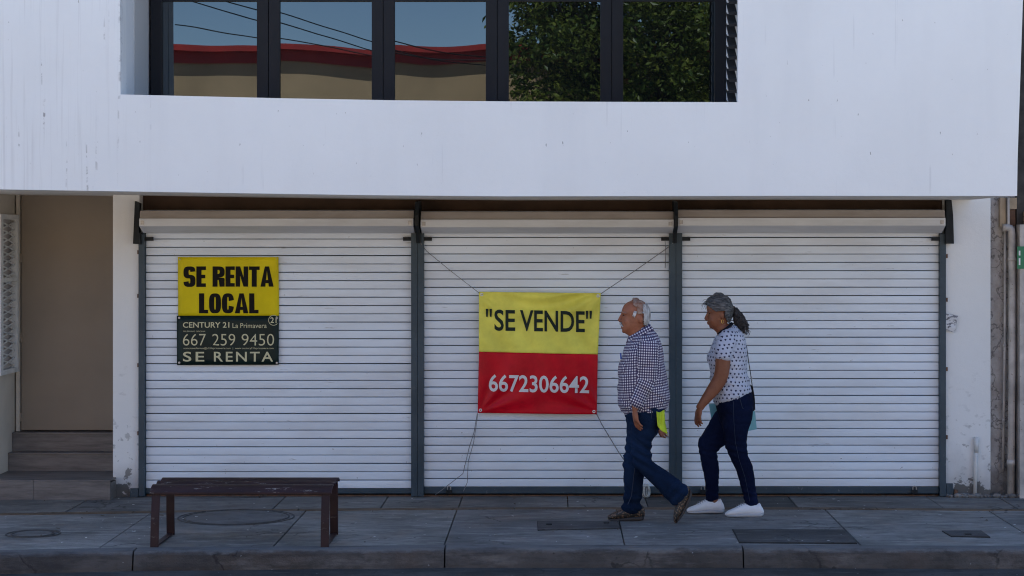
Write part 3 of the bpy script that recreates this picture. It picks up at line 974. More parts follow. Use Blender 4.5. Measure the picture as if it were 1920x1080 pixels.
def block_glyphs(txt, x0, x1, z0, z1, y, warp, gap=0.038):
    """heavy condensed capitals drawn as polygons"""
    W = {'S': .50, 'E': .40, 'R': .52, 'N': .54, 'T': .46, 'A': .56, 'L': .38, 'O': .50, 'C': .50}
    tv, th = .215, .175
    bm = bmesh.new()
    def se(a, b, n, t):
        c, s_ = math.cos(t), math.sin(t)
        return (a * math.copysign(abs(c) ** (2 / n), c), b * math.copysign(abs(s_) ** (2 / n), s_))
    def arc(cx, cy, a, b, d0, d1, n=24):
        out = []
        for i in range(n):
            q = []
            for t, inner in ((d0 + (d1 - d0) * i / n, 0), (d0 + (d1 - d0) * (i + 1) / n, 0), (d0 + (d1 - d0) * (i + 1) / n, 1), (d0 + (d1 - d0) * i / n, 1)):
                p = se(a - (tv if inner else 0), b - (th if inner else 0), 2.9, R(t)); q.append((cx + p[0], cy + p[1]))
            out.append(q)
        return out
    tot = sum(W[c] for c in txt) + gap * (len(txt) - 1)
    kx, kz = (x1 - x0) / tot, (z1 - z0)
    px = 0.0
    for ch in txt:
        w = W[ch]; polys = []
        rc = lambda a, b, c, d: [(a, b), (c, b), (c, d), (a, d)]
        if ch == 'E': polys = [rc(0, 0, tv, 1), rc(tv, 0, w, th), rc(tv, .42, w * .94, .42 + th), rc(tv, 1 - th, w, 1)]
        elif ch == 'L': polys = [rc(0, 0, tv, 1), rc(tv, 0, w, th)]
        elif ch == 'T': polys = [rc(0, 1 - th, w, 1), rc(w / 2 - tv / 2, 0, w / 2 + tv / 2, 1 - th)]
        elif ch == 'N': polys = [rc(0, 0, tv * .9, 1), rc(w - tv * .9, 0, w, 1), [(tv * .9, 1), (tv * .9, .55), (w - tv * .9, 0), (w - tv * .9, .45)]]
        elif ch == 'A': polys = [[(0, 0), (tv * .95, 0), (w * .5, .78), (w * .5, 1), (w * .34, 1)], [(w - tv * .95, 0), (w, 0), (w * .66, 1), (w * .5, 1), (w * .5, .78)], [(w * .37, .17), (w * .63, .17), (w * .585, .33), (w * .415, .33)]]
        elif ch == 'O': polys = arc(w / 2, .5, w / 2, .5, 0, 360, 40)
        elif ch == 'C': polys = arc(w / 2, .5, w / 2, .5, 12, 348, 40)
        elif ch == 'S':
            b = (1 + th) / 4
            polys = arc(w / 2, 1 - b, w / 2, b, 4, 270, 30) + arc(w / 2, b, w / 2, b, 90, -176, 30)
        elif ch == 'R':
            polys = [rc(0, 0, tv, 1)] + arc(tv, .725, w - tv, .275, 90, -90, 20) + [[(tv, .45), (tv + .04, .45), (w - .02, .45 - .02), (w, .36), (w, 0), (w - tv, 0), (w - tv, .33), (tv, .33)]]
        for p in polys:
            bm.faces.new([bm.verts.new((x0 + (px + q[0]) * kx, 0, z0 + q[1] * kz)) for q in p])
        px += w + gap
    bmesh.ops.triangulate(bm, faces=bm.faces[:])
    for ax, lo, hi in (((1, 0, 0), x0, x1), ((0, 0, 1), z0, z1)):
        k = math.ceil(lo / .025) * .025
        while k < hi:
            bmesh.ops.bisect_plane(bm, geom=bm.verts[:] + bm.edges[:] + bm.faces[:], plane_co=(k * ax[0], 0, k * ax[2]), plane_no=ax); k += .025
    for v in bm.verts: v.co.y = y + warp(v.co.x, v.co.z)
    return bm

# --- yellow rental sign above the dark agency sign
SY = -0.035
def warp1(x, z): return 0.005 * noise.noise(Vector((x * 4, 0.3, z * 4))) - 0.008 * math.sin((x - z) * 9) * max(0, min(1, (x - X(430)) * 4))
t1 = thing('rental_sign', P(428, 594, SY), 'yellow sign reading SE RENTA LOCAL on the left shutter, above the dark sign', 'sign')
obj('panel', sheet(bilinear((X(333.5, SY), Z(482, SY)), (X(522.5, SY), Z(482, SY)), (X(522.8, SY), Z(594.5, SY)), (X(334, SY), Z(592.5, SY))), 20, 14, warp1, SY), M['yellow2'], t1, smooth=True)
def put(parent, txt, px0, px1, py0, py1, y, mat, **k):
    b = text_bm(txt, X(px0, y), X(px1, y), Z(py1, y), Z(py0, y), y, **k)
    return obj('lettering', b, mat, parent)
for txt, a, b_, c, d in (('SE', 344, 386, 499.5, 538), ('RENTA', 398.5, 513, 499.5, 537.5), ('LOCAL', 373, 484.5, 550, 587.5)):
    y = SY - 0.003
    obj('lettering', block_glyphs(txt, X(a, y), X(b_, y), Z(d, y), Z(c, y), y, warp1), M['ink_black'], t1)
for px, py in ((337, 486.5), (519, 485)):
    b = bmesh.new(); tube(b, [P(px, py, SY - .001), P(px, py, SY - .006)], 0.006, 10); obj('grommet', b, M['steel'], t1)
SY2 = SY - 0.006
t2 = thing('agency_sign', P(427, 684, SY2), 'dark estate agency sign with cream phone number below the yellow rental sign', 'sign')
w0 = lambda x, z: 0.0015 * noise.noise(Vector((x * 3, 0.8, z * 3)))
obj('panel', sheet(bilinear((X(331.5, SY2), Z(592, SY2)), (X(522.8, SY2), Z(592, SY2)), (X(522.5, SY2), Z(684, SY2)), (X(331.8, SY2), Z(684.5, SY2))), 12, 8, w0, SY2, 0.004), M['navy_sign'], t2, smooth=True)
ty = SY2 - 0.003
put(t2, 'CENTURY 21', 343, 430, 604, 614.5, ty, M['cream'], bold=0.012, warp=w0)
put(t2, 'La Primavera', 436, 500, 606, 615, ty, M['cream'], warp=w0)
put(t2, 'TELÉFONO OFICINA', 343, 385, 619.5, 622.5, ty, M['cream'], warp=w0, cut=0)
put(t2, '667', 343, 386, 626, 648, ty, M['cream'], bold=-0.008, warp=w0)
put(t2, '259', 398, 441, 626, 648, ty, M['cream'], bold=-0.008, warp=w0)
put(t2, '9450', 453, 514, 626, 648, ty, M['cream'], bold=-0.008, warp=w0)
put(t2, 'atencionaclientes@c21laprimavera.com  |  www.century21laprimavera.com', 344, 513, 651, 655.5, ty, M['cream'], warp=w0, cut=0)
put(t2, 'SE', 343, 383, 659.5, 678, ty, M['cream'], bold=0.012, warp=w0, spacing=1.25)
put(t2, 'RENTA', 401, 512, 659.5, 678, ty, M['cream'], bold=0.012, warp=w0, spacing=1.25)
b = bmesh.new()
cc = P(513, 600.5, ty)
rng = []
for k in range(29):
    a = R(40 + 280 * k / 28)
    rng.append((cc.x + 0.041 * math.cos(a), ty, cc.z + 0.041 * math.sin(a)))
for (p, q) in zip(rng, rng[1:]):
    pi = Vector((cc.x, ty, cc.z))
    s = 0.90
    quad(b, p, q, pi + (Vector(q) - pi) * s, pi + (Vector(p) - pi) * s)
obj('emblem', b, M['cream'], t2)
put(t2, '21', 507, 518.5, 595, 605.5, ty - 0.0005, M['cream'], bold=0.012, warp=w0)
for px, py in ((336, 596), (336, 680), (519, 680.5), (519, 596.5)):
    b = bmesh.new(); tube(b, [P(px, py, ty), P(px, py, ty - .004)], 0.009, 10); obj('screw', b, M['steel'], t2)

# --- "SE VENDE" banner hung on cords
BY = -0.075
bTL, bTR, bBR, bBL = P(898, 547, BY), P(1126.5, 549.5, BY), P(1119, 777, BY), P(895.5, 774.5, BY)
def warpb(x, z):
    u = (x - bTL.x) / (bTR.x - bTL.x); v = (z - bBL.z) / (bTL.z - bBL.z)
    w = 0.0
    # swags hanging between the top corners, and slack pulls running from them
    sag = 4 * u * (1 - u)
    w += 0.010 * math.sin((v * 1.0 + 0.16 * sag) * 38) * max(0, v - 0.72) * 3.2 * (0.3 + sag)
    for cu, cv, s in ((0, 1, 1), (1, 1, -1), (0, 0, 1), (1, 0, -1)):
        du, dv = abs(u - cu), abs(v - cv)
        rr = math.hypot(du, dv)
        ang = math.atan2(dv, du + 1e-4)
        w += 0.006 * math.sin(ang * 11 + s) * min(1, rr * 5) * max(0, 1 - rr * 1.5)
    w += 0.006 * noise.noise(Vector((x * 2.5, 2.0, z * 2.5)))
    w -= 0.02 * 4 * u * (1 - u) * 4 * v * (1 - v) * 0.3
    w += 0.004 * math.sin((u * 1.6 + v) * 17) * max(0, 0.9 - abs(v - 0.62) * 3)
    return w * 2.3
t3 = thing('sale_banner', P(1008, 776, BY), 'yellow and red cloth banner reading SE VENDE tied over the middle shutter', 'banner')
mid_l, mid_r = P(898, 659.5, BY), P(1121, 664.5, BY)
def side(u, v):
    # slightly scalloped top edge
    return bilinear((bTL.x, bTL.z), (bTR.x, bTR.z), (mid_r.x, mid_r.z), (mid_l.x, mid_l.z))(u, v)
def sheet_edge(tl, tr, br, bl):
    f = bilinear((tl.x, tl.z), (tr.x, tr.z), (br.x, br.z), (bl.x, bl.z))
    return f
obj('yellow_half', sheet(sheet_edge(bTL, bTR, mid_r, mid_l), 60, 34, warpb, BY), M['yellow'], t3, smooth=True)
obj('red_half', sheet(sheet_edge(mid_l, mid_r, bBR, bBL), 60, 34, warpb, BY), M['red'], t3, smooth=True)
def shear_bm(b, pxc, slope):
    xc = X(pxc, BY)
    for v in b.verts: v.co.z -= (v.co.x - xc) * slope
    return b
def put3(txt, px0, px1, py0, py1, mat, slope, **k):
    y = BY - 0.005
    b = text_bm(txt, X(px0, y), X(px1, y), Z(py1, y), Z(py0, y), y, cut=0.02, **k)
    pc = (px0 + px1) / 2
    shear_bm(b, pc, slope)
    for v in b.verts: v.co.y = y + warpb(v.co.x, v.co.z)
    return obj('lettering', b, mat, t3)
put3('SE', 927, 966, 580.5, 620.5, M['ink'], 0.02, bold=0.016)
put3('VENDE', 975, 1096.5, 582.5, 622, M['ink'], 0.02, bold=0.016)
for px, py in ((913, 579), (920, 579), (1100.5, 582.5), (1107.5, 582.5)):
    b = bmesh.new()
    y = BY - 0.005
    poly = [(X(px - 2.3, y), Z(py, y)), (X(px + 2.6, y), Z(py, y)), (X(px + 1.5, y), Z(py + 15, y)), (X(px - 1.5, y), Z(py + 15, y))]
    b.faces.new([b.verts.new((p[0], y + warpb(*p) - 0.001, p[1])) for p in poly])
    obj('lettering', b, M['ink'], t3)
put3('6672306642', 916.5, 1104.5, 703.5, 736, M['ink_white'], 0.02, bold=0.016)
for c in (bTL, bTR, bBL, bBR):
    s = 1 if c.x < 0 and c is not bTR and c is not bBR else -1
    s = 1 if c in (bTL, bBL) else -1
    dz = -0.022 if c in (bTL, bTR) else 0.022
    x, z = c.x + s * 0.022, c.z + dz
    y = BY + warpb(x, z) - 0.003
    b = bmesh.new(); bmesh.ops.create_circle(b, cap_ends=False, radius=0.001, segments=3); b.free(); b = bmesh.new()
    ring = [(x + 0.009 * math.cos(a), y, z + 0.009 * math.sin(a)) for a in [2 * math.pi * k / 12 for k in range(13)]]
    tube(b, ring, 0.004, 6)
    obj('grommet', b, M['white'], t3)

def rope(name, pts, r, label, group='cords that tie the banner', mat='rope', cat='cord'):
    b = bmesh.new()
    tube(b, pts, r, 6)
    return tag(obj(name, b, M[mat], origin=pts[0], smooth=True), label, cat, group)
rope('cord', [P(786, 452, -.075), P(800, 471, -.03), P(845, 508, -.05), P(898, 549, BY)], 0.0028, 'thin cord from the left post to the upper left banner corner')
rope('cord', [P(1266, 452, -.075), P(1250, 466, -.03), P(1190, 508, -.05), P(1126.5, 551, BY)], 0.0032, 'thin cord from the right post to the upper right banner corner')
rope('cord', [P(1247, 452, -.06), P(1248.5, 475, -.03), P(1247, 503, -.03)], 0.0025, 'short loose cord end hanging at the top right post')
rope('cord', [P(895, 774, BY), P(889, 810, -.04), P(880, 838, -.035), P(868, 888, -.04), P(845, 906, -.05), P(816, 928, -.10)], 0.0026, 'slack cord from the lower left banner corner out to the pavement, outer strand')
rope('cord', [P(896, 776, BY), P(888, 830, -.04), P(878, 865, -.035), P(876, 905, -.05), P(869, 921, -.10)], 0.0024, 'slack cord from the lower left banner corner, inner strand')
rope('cord', [P(1119, 777, BY), P(1128, 795, -.05), P(1143, 820, -.045), P(1160, 848, -.045), P(1195, 898, -.05), P(1209, 920, -.06)], 0.0042, 'double cord from the lower right banner corner down behind the man')
b = bmesh.new()
for k in range(9):
    pts = []
    for j in range(13):
        a = 2 * math.pi * j / 12
        pts.append(Vector((X(1212, -.09) + 0.022 * math.cos(a) * (0.5 + 0.1 * k % 0.7) + 0.012 * math.sin(k * 2.1), -.09 + 0.02 * math.sin(k * 1.7), 0.052 + 0.045 * math.sin(a) + 0.008 * math.sin(k))))
    tube(b, pts, 0.0035, 5)
tag(obj('rope_bundle', b, M['white_rope'], origin=P(1212, 930, -.09), smooth=True), 'small coil of white rope lying by the middle post', 'rope')
# padlocks on the bottom rails
for px, lab in ((842, 'small dark padlock on the bottom rail of the middle shutter'), (1715, 'rusty lock lying at the foot of the right shutter'), (1318, 'small lock on the bottom rail beside the walking woman')):
    t = thing('padlock', P(px, 924, -0.06), lab, 'padlock', 'locks on the shutter rails')
    x = X(px, -.05)
    b = bmesh.new(); box(b, x - 0.022, x + 0.022, -0.062, -0.028, 0.022, 0.055, bev=0.004); obj('lock_case', b, M['iron'], t)
    b = bmesh.new(); tube(b, [(x - 0.013, -.045, .054)] + [(x - 0.013 * math.cos(a), -.045, .07 + 0.013 * math.sin(a)) for a in [math.pi * k / 6 for k in range(7)]] + [(x + 0.013, -.045, .054)], 0.004, 6); obj('shackle', b, M['steel'], t)

# ------------------------------------------------------------------ covers in the pavement
def round_cover(px, py, r, label):
    Y = GY(py); cx = (px - VX) / F * (Y + D)
    t = thing('manhole_cover', (cx, Y, 0), label, 'manhole cover')
    b = bmesh.new()
    for (r0, r1, z) in ((r, r - 0.011, 0.0042), (r - 0.036, r - 0.047, 0.0042)):
        n = 48
        A = [[b.verts.new((cx + q * math.cos(2 * math.pi * k / n), Y + q * math.sin(2 * math.pi * k / n), zz)) for k in range(n)] for q, zz in ((r0, 0.0), (r0, z), (r1, z), (r1, 0.0))]
        for U, W in zip(A, A[1:]):
            for k in range(n): b.faces.new((U[k], U[(k + 1) % n], W[(k + 1) % n], W[k]))
    obj('rim', b, M['cover_grey'], t)
    b = bmesh.new(); disc(b, cx, Y, 0.0035, r - 0.06, 48); f = b.faces[:] ; r_ = bmesh.ops.extrude_face_region(b, geom=f); bmesh.ops.translate(b, vec=(0, 0, -0.02), verts=[v for v in r_['geom'] if isinstance(v, bmesh.types.BMVert)])
    obj('lid', b, M['slab_back'], t)
round_cover(443, 970, 0.42, 'large round concrete cover set in the pavement behind the bench')
round_cover(62, 1001, 0.185, 'small round cover in the pavement at the far left')
def rect_cover(pts, label, mat, handles=()):
    w = []
    for px, py in pts:
        Y = GY(py); w.append(((px - VX) / F * (Y + D), Y))
    cx = sum(p[0] for p in w) / 4; cy = sum(p[1] for p in w) / 4
    t = thing('access_cover', (cx, cy, 0), label, 'access cover')
    b = bmesh.new(); prism(b, w, 'z', -0.02, 0.0035); obj('frame', b, M['bed'], t)
    b = bmesh.new(); prism(b, [(cx + (p[0] - cx) * 0.985, cy + (p[1] - cy) * 0.955) for p in w], 'z', -0.02, 0.0065); obj('lid', b, mat, t)
    for px, py in handles:
        Y = GY(py); x = (px - VX) / F * (Y + D)
        b = bmesh.new(); box(b, x - 0.02, x + 0.02, Y - 0.02, Y + 0.02, 0.005, 0.012); obj('handle', b, M['bed'], t)
rect_cover([(1008, 995), (1164, 991.5), (1158, 977.5), (1007, 978)], 'grey rectangular cover with two handles in front of the walking man', M['cover_grey'], ((1029.5, 985), (1137, 982.5)))
rect_cover([(1386, 1018), (1607, 1019.5), (1583, 994), (1373, 993)], 'large dark rectangular cover in the pavement right of the woman', M['cover'])
rect_cover([(1783, 1006), (1857, 1008), (1840, 996), (1766, 996)], 'small square meter cover in the pavement at the right', M['cover_grey'], ((1815, 1004),))

# tiny litter on the pavement
b = bmesh.new()
for k in range(110):
    x = random.uniform(-4.3, 3.5); y = random.uniform(-2.5, -0.1)
    s = random.choice([0.006, 0.008, 0.012, 0.016]) * random.uniform(0.6, 1.3); a = random.uniform(0, 6)
    ps = [(x + s * math.cos(a + q) * random.uniform(.5, 1.2), y + s * math.sin(a + q) * random.uniform(.5, 1.2), 0.006 + random.uniform(0, 0.006)) for q in (0, 1.4, 2.9, 4.4)]
    quad(b, *ps)
tag(obj('litter', b, M['trash']), 'tiny pale scraps of litter scattered on the pavement', kind='stuff')
b = bmesh.new()
for k in range(150):
    x = random.uniform(-4.3, 3.5); y = random.choice([random.uniform(-2.5, -0.1), random.uniform(-0.1, -0.03)])
    s = random.choice([0.008, 0.012, 0.018]) * random.uniform(0.6, 1.3); a = random.uniform(0, 6)
    ps = [(x + s * math.cos(a + q) * random.uniform(.5, 1.2), y + s * math.sin(a + q) * random.uniform(.5, 1.2), 0.006 + random.uniform(0, 0.01)) for q in (0, 1.4, 2.9, 4.4)]
    quad(b, *ps)
tag(obj('dry_leaves', b, M['leaf_litter']), 'dark dry crumbs and leaves along the shutters and pavement', kind='stuff')

# ------------------------------------------------------------------ bench
def bench_mat():
    n = NT('worn maroon paint')
    a = n.noise(5, 5, 0.6)
    c = n.mix(n.ramp(a, 0.3, 0.7), (0.017, 0.0075, 0.009), (0.036, 0.016, 0.019))
    s = n.sep()
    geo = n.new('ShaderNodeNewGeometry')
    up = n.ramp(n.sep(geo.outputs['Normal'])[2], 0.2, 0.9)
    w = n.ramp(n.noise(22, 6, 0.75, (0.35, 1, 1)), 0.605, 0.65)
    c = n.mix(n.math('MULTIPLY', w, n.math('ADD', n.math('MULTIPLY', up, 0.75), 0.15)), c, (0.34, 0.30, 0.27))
    n.bump(n.noise(50, 4), 0.2, 0.003)
    return n.done(c, 0.5, 0, 0.25)
M['bench'] = bench_mat()
bx0, bx1 = X(281.5, -2.58), X(622, -2.58)
yf0, yb0 = GY(1026), GY(1002.5)
bt = thing('bench', ((bx0 + bx1) / 2, (yf0 + yb0) / 2, 0), 'dark maroon backless slatted metal bench near the kerb', 'bench')
ysf, ysb = yf0 + 0.07, yb0 - 0.03        # seat is shorter than the spread of the legs
ZS = 0.395
lw, th = 0.054, 0.010
def arch():                              # centre line of one end frame in (y,z)
    pts = [(yf0, 0.0), (yf0 + 0.018, 0.16), (ysf - 0.022, 0.30), (ysf - 0.015, ZS - 0.07)]
    for k in range(1, 6):
        a = k / 5 * math.pi / 2
        pts.append((ysf - 0.015 + 0.06 * (1 - math.cos(a)), ZS - 0.07 + 0.055 * math.sin(a)))
    pts.append(((ysf + ysb) / 2, ZS - 0.022))
    for k in range(5):
        a = k / 5 * math.pi / 2
        pts.append((ysb + 0.015 - 0.06 * (1 - math.sin(a)), ZS - 0.07 + 0.055 * math.cos(a)))
    pts += [(ysb + 0.015, ZS - 0.07), (ysb + 0.018, 0.28), (yb0 - 0.012, 0.14), (yb0, 0.0)]
    return pts
ac = arch()
def ribbon(x, cl):
    b = bmesh.new()
    n = len(cl)
    rings = []
    for i, (y, z) in enumerate(cl):
        ty_, tz_ = cl[min(i + 1, n - 1)][0] - cl[max(i - 1, 0)][0], cl[min(i + 1, n - 1)][1] - cl[max(i - 1, 0)][1]
        l = math.hypot(ty_, tz_); ny, nz = -tz_ / l * th / 2, ty_ / l * th / 2
        rings.append([(x - lw / 2, y - ny, z - nz), (x + lw / 2, y - ny, z - nz), (x + lw / 2, y + ny, z + nz), (x - lw / 2, y + ny, z + nz)])
    skin_rings(b, rings)
    return b
half = len(ac) // 2
for x in (bx0 + lw / 2 + 0.012, bx1 - lw / 2 - 0.012):
    obj('leg', ribbon(x, ac[:half + 1]), M['bench'], bt)
    obj('leg', ribbon(x, ac[half:]), M['bench'], bt)
    obj('foot_bar', newbox(x - lw / 2 + 0.008, x + lw / 2 - 0.008, yf0 + 0.012, yb0 - 0.012, 0.004, 0.012), M['bench'], bt)
# three convex slats with dark gaps, the front one rolled over the edge
def slat_b(y0, y1, zc, rise, tilt):
    b = bmesh.new()
    n = 8
    up = []
    for k in range(n + 1):
        t = k / n
        up.append((y0 + (y1 - y0) * t, zc + rise * (math.sin(math.pi * (0.08 + 0.84 * t)) - 0.25) + tilt * (t - 0.5)))
    prism(b, up + [(y, z - 0.012) for y, z in up[::-1]], 'x', bx0, bx1)
    return b
L = ysb - ysf
obj('seat_slat', slat_b(ysf - 0.030, ysf + L * 0.26, ZS - 0.026, 0.026, 0.036), M['bench'], bt)
obj('seat_slat', slat_b(ysf + L * 0.40, ysf + L * 0.64, ZS - 0.014, 0.020, 0.004), M['bench'], bt)
obj('seat_slat', slat_b(ysf + L * 0.76, ysb + 0.02, ZS - 0.014, 0.022, -0.012), M['bench'], bt)

# ------------------------------------------------------------------ people
def ring_pts(a, b, w, yc, seg=28, ex=2.25):
    """ring through silhouette points a and b (photo pixels), half width w across, at depth yc"""
    A, B = P(a[0], a[1], yc), P(b[0], b[1], yc)
    c = (A + B) / 2; u = (A - B) / 2
    out = []
    for k in range(seg):
        t = 2 * math.pi * k / seg
        ct, st_ = math.cos(t), math.sin(t)
        cx = math.copysign(abs(ct) ** (2 / ex), ct); sy = math.copysign(abs(st_) ** (2 / ex), st_)
        out.append(c + u * cx + Vector((0, w * sy, 0)))
    return out


def prof(bm, secs, yc, seg=28, ex=2.25, shrink=1.0, cap=True, sub=2):
    """secs: (ax, ay, bx, by, halfwidth[, y offset])"""
    S = []
    for s in secs:
        s = list(s) + ([0.0] if len(s) < 6 else [])
        if shrink != 1.0:
            mx, my = (s[0] + s[2]) / 2, (s[1] + s[3]) / 2
            s[0] = mx + (s[0] - mx) * shrink; s[2] = mx + (s[2] - mx) * shrink
            s[1] = my + (s[1] - my) * shrink; s[3] = my + (s[3] - my) * shrink
            s[4] *= shrink
        S.append(s)
    # smooth interpolation between the sections
    T = []
    n = len(S)
    for i in range(n - 1):
        p0, p1, p2, p3 = S[max(i - 1, 0)], S[i], S[i + 1], S[min(i + 2, n - 1)]
        for j in range(sub):
            t = j / sub
            T.append([0.5 * ((2 * b) + (-a + c) * t + (2 * a - 5 * b + 4 * c - d) * t * t + (-a + 3 * b - 3 * c + d) * t ** 3) for a, b, c, d in zip(p0, p1, p2, p3)])
    T.append(S[-1])
    rings = [ring_pts((s[0], s[1]), (s[2], s[3]), s[4], yc + s[5], seg, ex) for s in T]
    if cap:
        def capr(r, nx):
            c = sum(r, Vector()) / len(r); cn = sum(nx, Vector()) / len(nx)
            d = (c - cn).normalized(); rad = min((p - c).length for p in r)
            return [[c + (p - c) * 0.86 + d * rad * 0.28 for p in r], [c + (p - c) * 0.5 + d * rad * 0.5 for p in r]]
        h = capr(rings[0], rings[1]); t = capr(rings[-1], rings[-2])
        rings = [h[1], h[0]] + rings + [t[0], t[1]]
    skin_rings(bm, rings)


def fuse(bm, voxel, smooth=6, factor=0.5):
    bmesh.ops.recalc_face_normals(bm, faces=bm.faces)
    me = bpy.data.meshes.new('tmp'); bm.to_mesh(me); bm.free()
    o = bpy.data.objects.new('tmp', me); COL.objects.link(o)
    m = o.modifiers.new('r', 'REMESH'); m.mode = 'VOXEL'; m.voxel_size = voxel
    s = o.modifiers.new('s', 'SMOOTH'); s.iterations = smooth; s.factor = factor
    dg = bpy.context.evaluated_depsgraph_get(); dg.update()
    out = bpy.data.meshes.new_from_object(o.evaluated_get(dg))
    bpy.data.objects.remove(o); bpy.data.meshes.remove(me)
    b = bmesh.new(); b.from_mesh(out); bpy.data.meshes.remove(out)
    return b


def wrinkle(bm, fn):
    bm.normal_update()
    off = [v.normal * fn(v.co) for v in bm.verts]
    for v, d in zip(bm.verts, off):
        v.co += d


def hand(bm, wrist, tip_dir, palm_n, size=0.17, curl=0.5, thumb=1, spread=0.15):
    """wrist point, direction of the hand, palm normal (the way fingers curl), thumb=+1/-1 side"""
    d = Vector(tip_dir).normalized(); n = Vector(palm_n); n = (n - d * n.dot(d)).normalized(); s = d.cross(n) * thumb
    L = size
    w = Vector(wrist)
    tube(bm, [w - d * 0.03, w, w + d * L * 0.22, w + d * L * 0.42, w + d * L * 0.50], [(0.021, 0.017), (0.022, 0.016), (0.033, 0.017), (0.037, 0.015), (0.034, 0.012)], 14, ref=s)
    for k, (o_, ln) in enumerate(((0.027, 0.44), (0.009, 0.50), (-0.010, 0.47), (-0.027, 0.37))):
        base = w + d * L * (0.44 - 0.02 * abs(k - 1)) + s * o_
        dirv = (d + s * spread * (1.2 - k) * 0.5).normalized()
        p = base; pts = [p]; c = curl * (0.7 + 0.16 * k)
        for j, fr in enumerate((0.46, 0.31, 0.25)):
            dirv = (dirv * math.cos(c * (0.35 + 0.35 * j)) + n * math.sin(c * (0.35 + 0.35 * j))).normalized()
            p = p + dirv * (L * ln * fr); pts.append(p)
        tube(bm, pts, [0.0098, 0.0090, 0.0082, 0.0062], 10)
    b0 = w + d * L * 0.14 + s * 0.020
    t1_ = (d * 0.75 + s * 0.62 + n * 0.25).normalized(); t2_ = (d * 0.95 + s * 0.15 + n * 0.3).normalized()
    tube(bm, [b0, b0 + t1_ * L * 0.22, b0 + t1_ * L * 0.22 + t2_ * L * 0.17, b0 + t1_ * L * 0.22 + t2_ * L * 0.29], [0.015, 0.012, 0.0105, 0.007], 10)


def add_uv_checks(me, classify):
    """per face: classify(center)-> function co->(u,v)"""
    uv = me.uv_layers.new(name='cloth')
    for p in me.polygons:
        f = classify(p.center)
        for li in p.loop_indices:
            uv.data[li].uv = f(me.vertices[me.loops[li].vertex_index].co)


def skin_mat(name, col, blotch):
    n = NT(name)
    a = n.noise(22, 5, 0.6)
    c = n.mix(n.ramp(a, 0.3, 0.7), col, blotch)
    b_ = n.noise(60, 4, 0.6)
    c = n.mix(n.math('MULTIPLY', n.ramp(b_, 0.6, 0.72), 0.25), c, tuple(x * 0.5 for x in col))
    n.bump(n.noise(120, 4), 0.25, 0.003)
    n.b.inputs['Subsurface Weight'].default_value = 0.08
    n.b.inputs['Subsurface Radius'].default_value = (0.01, 0.004, 0.002)
    return n.done(c, 0.5, 0, 0.35)


M['skin_m'] = skin_mat('tan weathered skin', (0.225, 0.074, 0.034), (0.33, 0.118, 0.060))
M['skin_w'] = skin_mat('brown skin', (0.175, 0.060, 0.028), (0.23, 0.085, 0.042))


def denim(name, dark, lite):
    n = NT(name)
    a = n.noise(7, 5, 0.6, (1, 1, 0.6))
    c = n.mix(n.ramp(a, 0.32, 0.72), dark, lite)
    c = n.mix(n.math('MULTIPLY', n.ramp(n.noise(3.2, 3, 0.5, (1, 1, 0.7), (2, 1, 6)), 0.50, 0.66), 0.5), c, tuple(x * 1.8 for x in lite))
    tw = n.noise(260, 2, 0.5, (1, 1, 0.4))
    c = n.mix(n.math('MULTIPLY', n.ramp(tw, 0.45, 0.7), 0.35), c, tuple(x * 1.9 for x in lite))
    n.bump(n.math('ADD', n.noise(200, 2), n.math('MULTIPLY', n.noise(16, 4), 1.5)), 0.35, 0.006)
    return n.done(c, 0.9, 0, 0.08)


M['denim_m'] = denim('blue denim', (0.0038, 0.0095, 0.025), (0.0075, 0.018, 0.046))
M['denim_w'] = denim('dark indigo denim', (0.0022, 0.0042, 0.017), (0.0042, 0.0080, 0.028))
M['seam'] = simple('denim seam thread', (0.022, 0.032, 0.06), 0.9, 0.2)


def gingham():
    n = NT('navy and white checked cotton')
    s = n.sep(n.uv)
    per = 1 / 0.0185
    fu = n.math('FRACT', n.math('MULTIPLY', s[0], per)); fv = n.math('FRACT', n.math('MULTIPLY', s[1], per))
    a = n.math('GREATER_THAN', fu, 0.46); b_ = n.math('GREATER_THAN', fv, 0.46)
    t = n.math('MULTIPLY', n.math('ADD', a, b_), 0.5)
    c1 = n.mix(t, (0.70, 0.68, 0.72), (0.030, 0.028, 0.075))
    # the half-dark squares carry a faint maroon
    both = n.math('MULTIPLY', a, b_)
    one = n.math('SUBTRACT', n.math('MAXIMUM', a, b_), both)
    c = n.mix(n.math('MULTIPLY', one, 0.9), c1, (0.135, 0.10, 0.155))
    n.bump(n.math('ADD', n.noise(180, 2), n.math('MULTIPLY', n.noise(12, 4), 2.0)), 0.3, 0.006)
    return n.done(c, 0.85, 0, 0.2)


M['gingham'] = gingham()


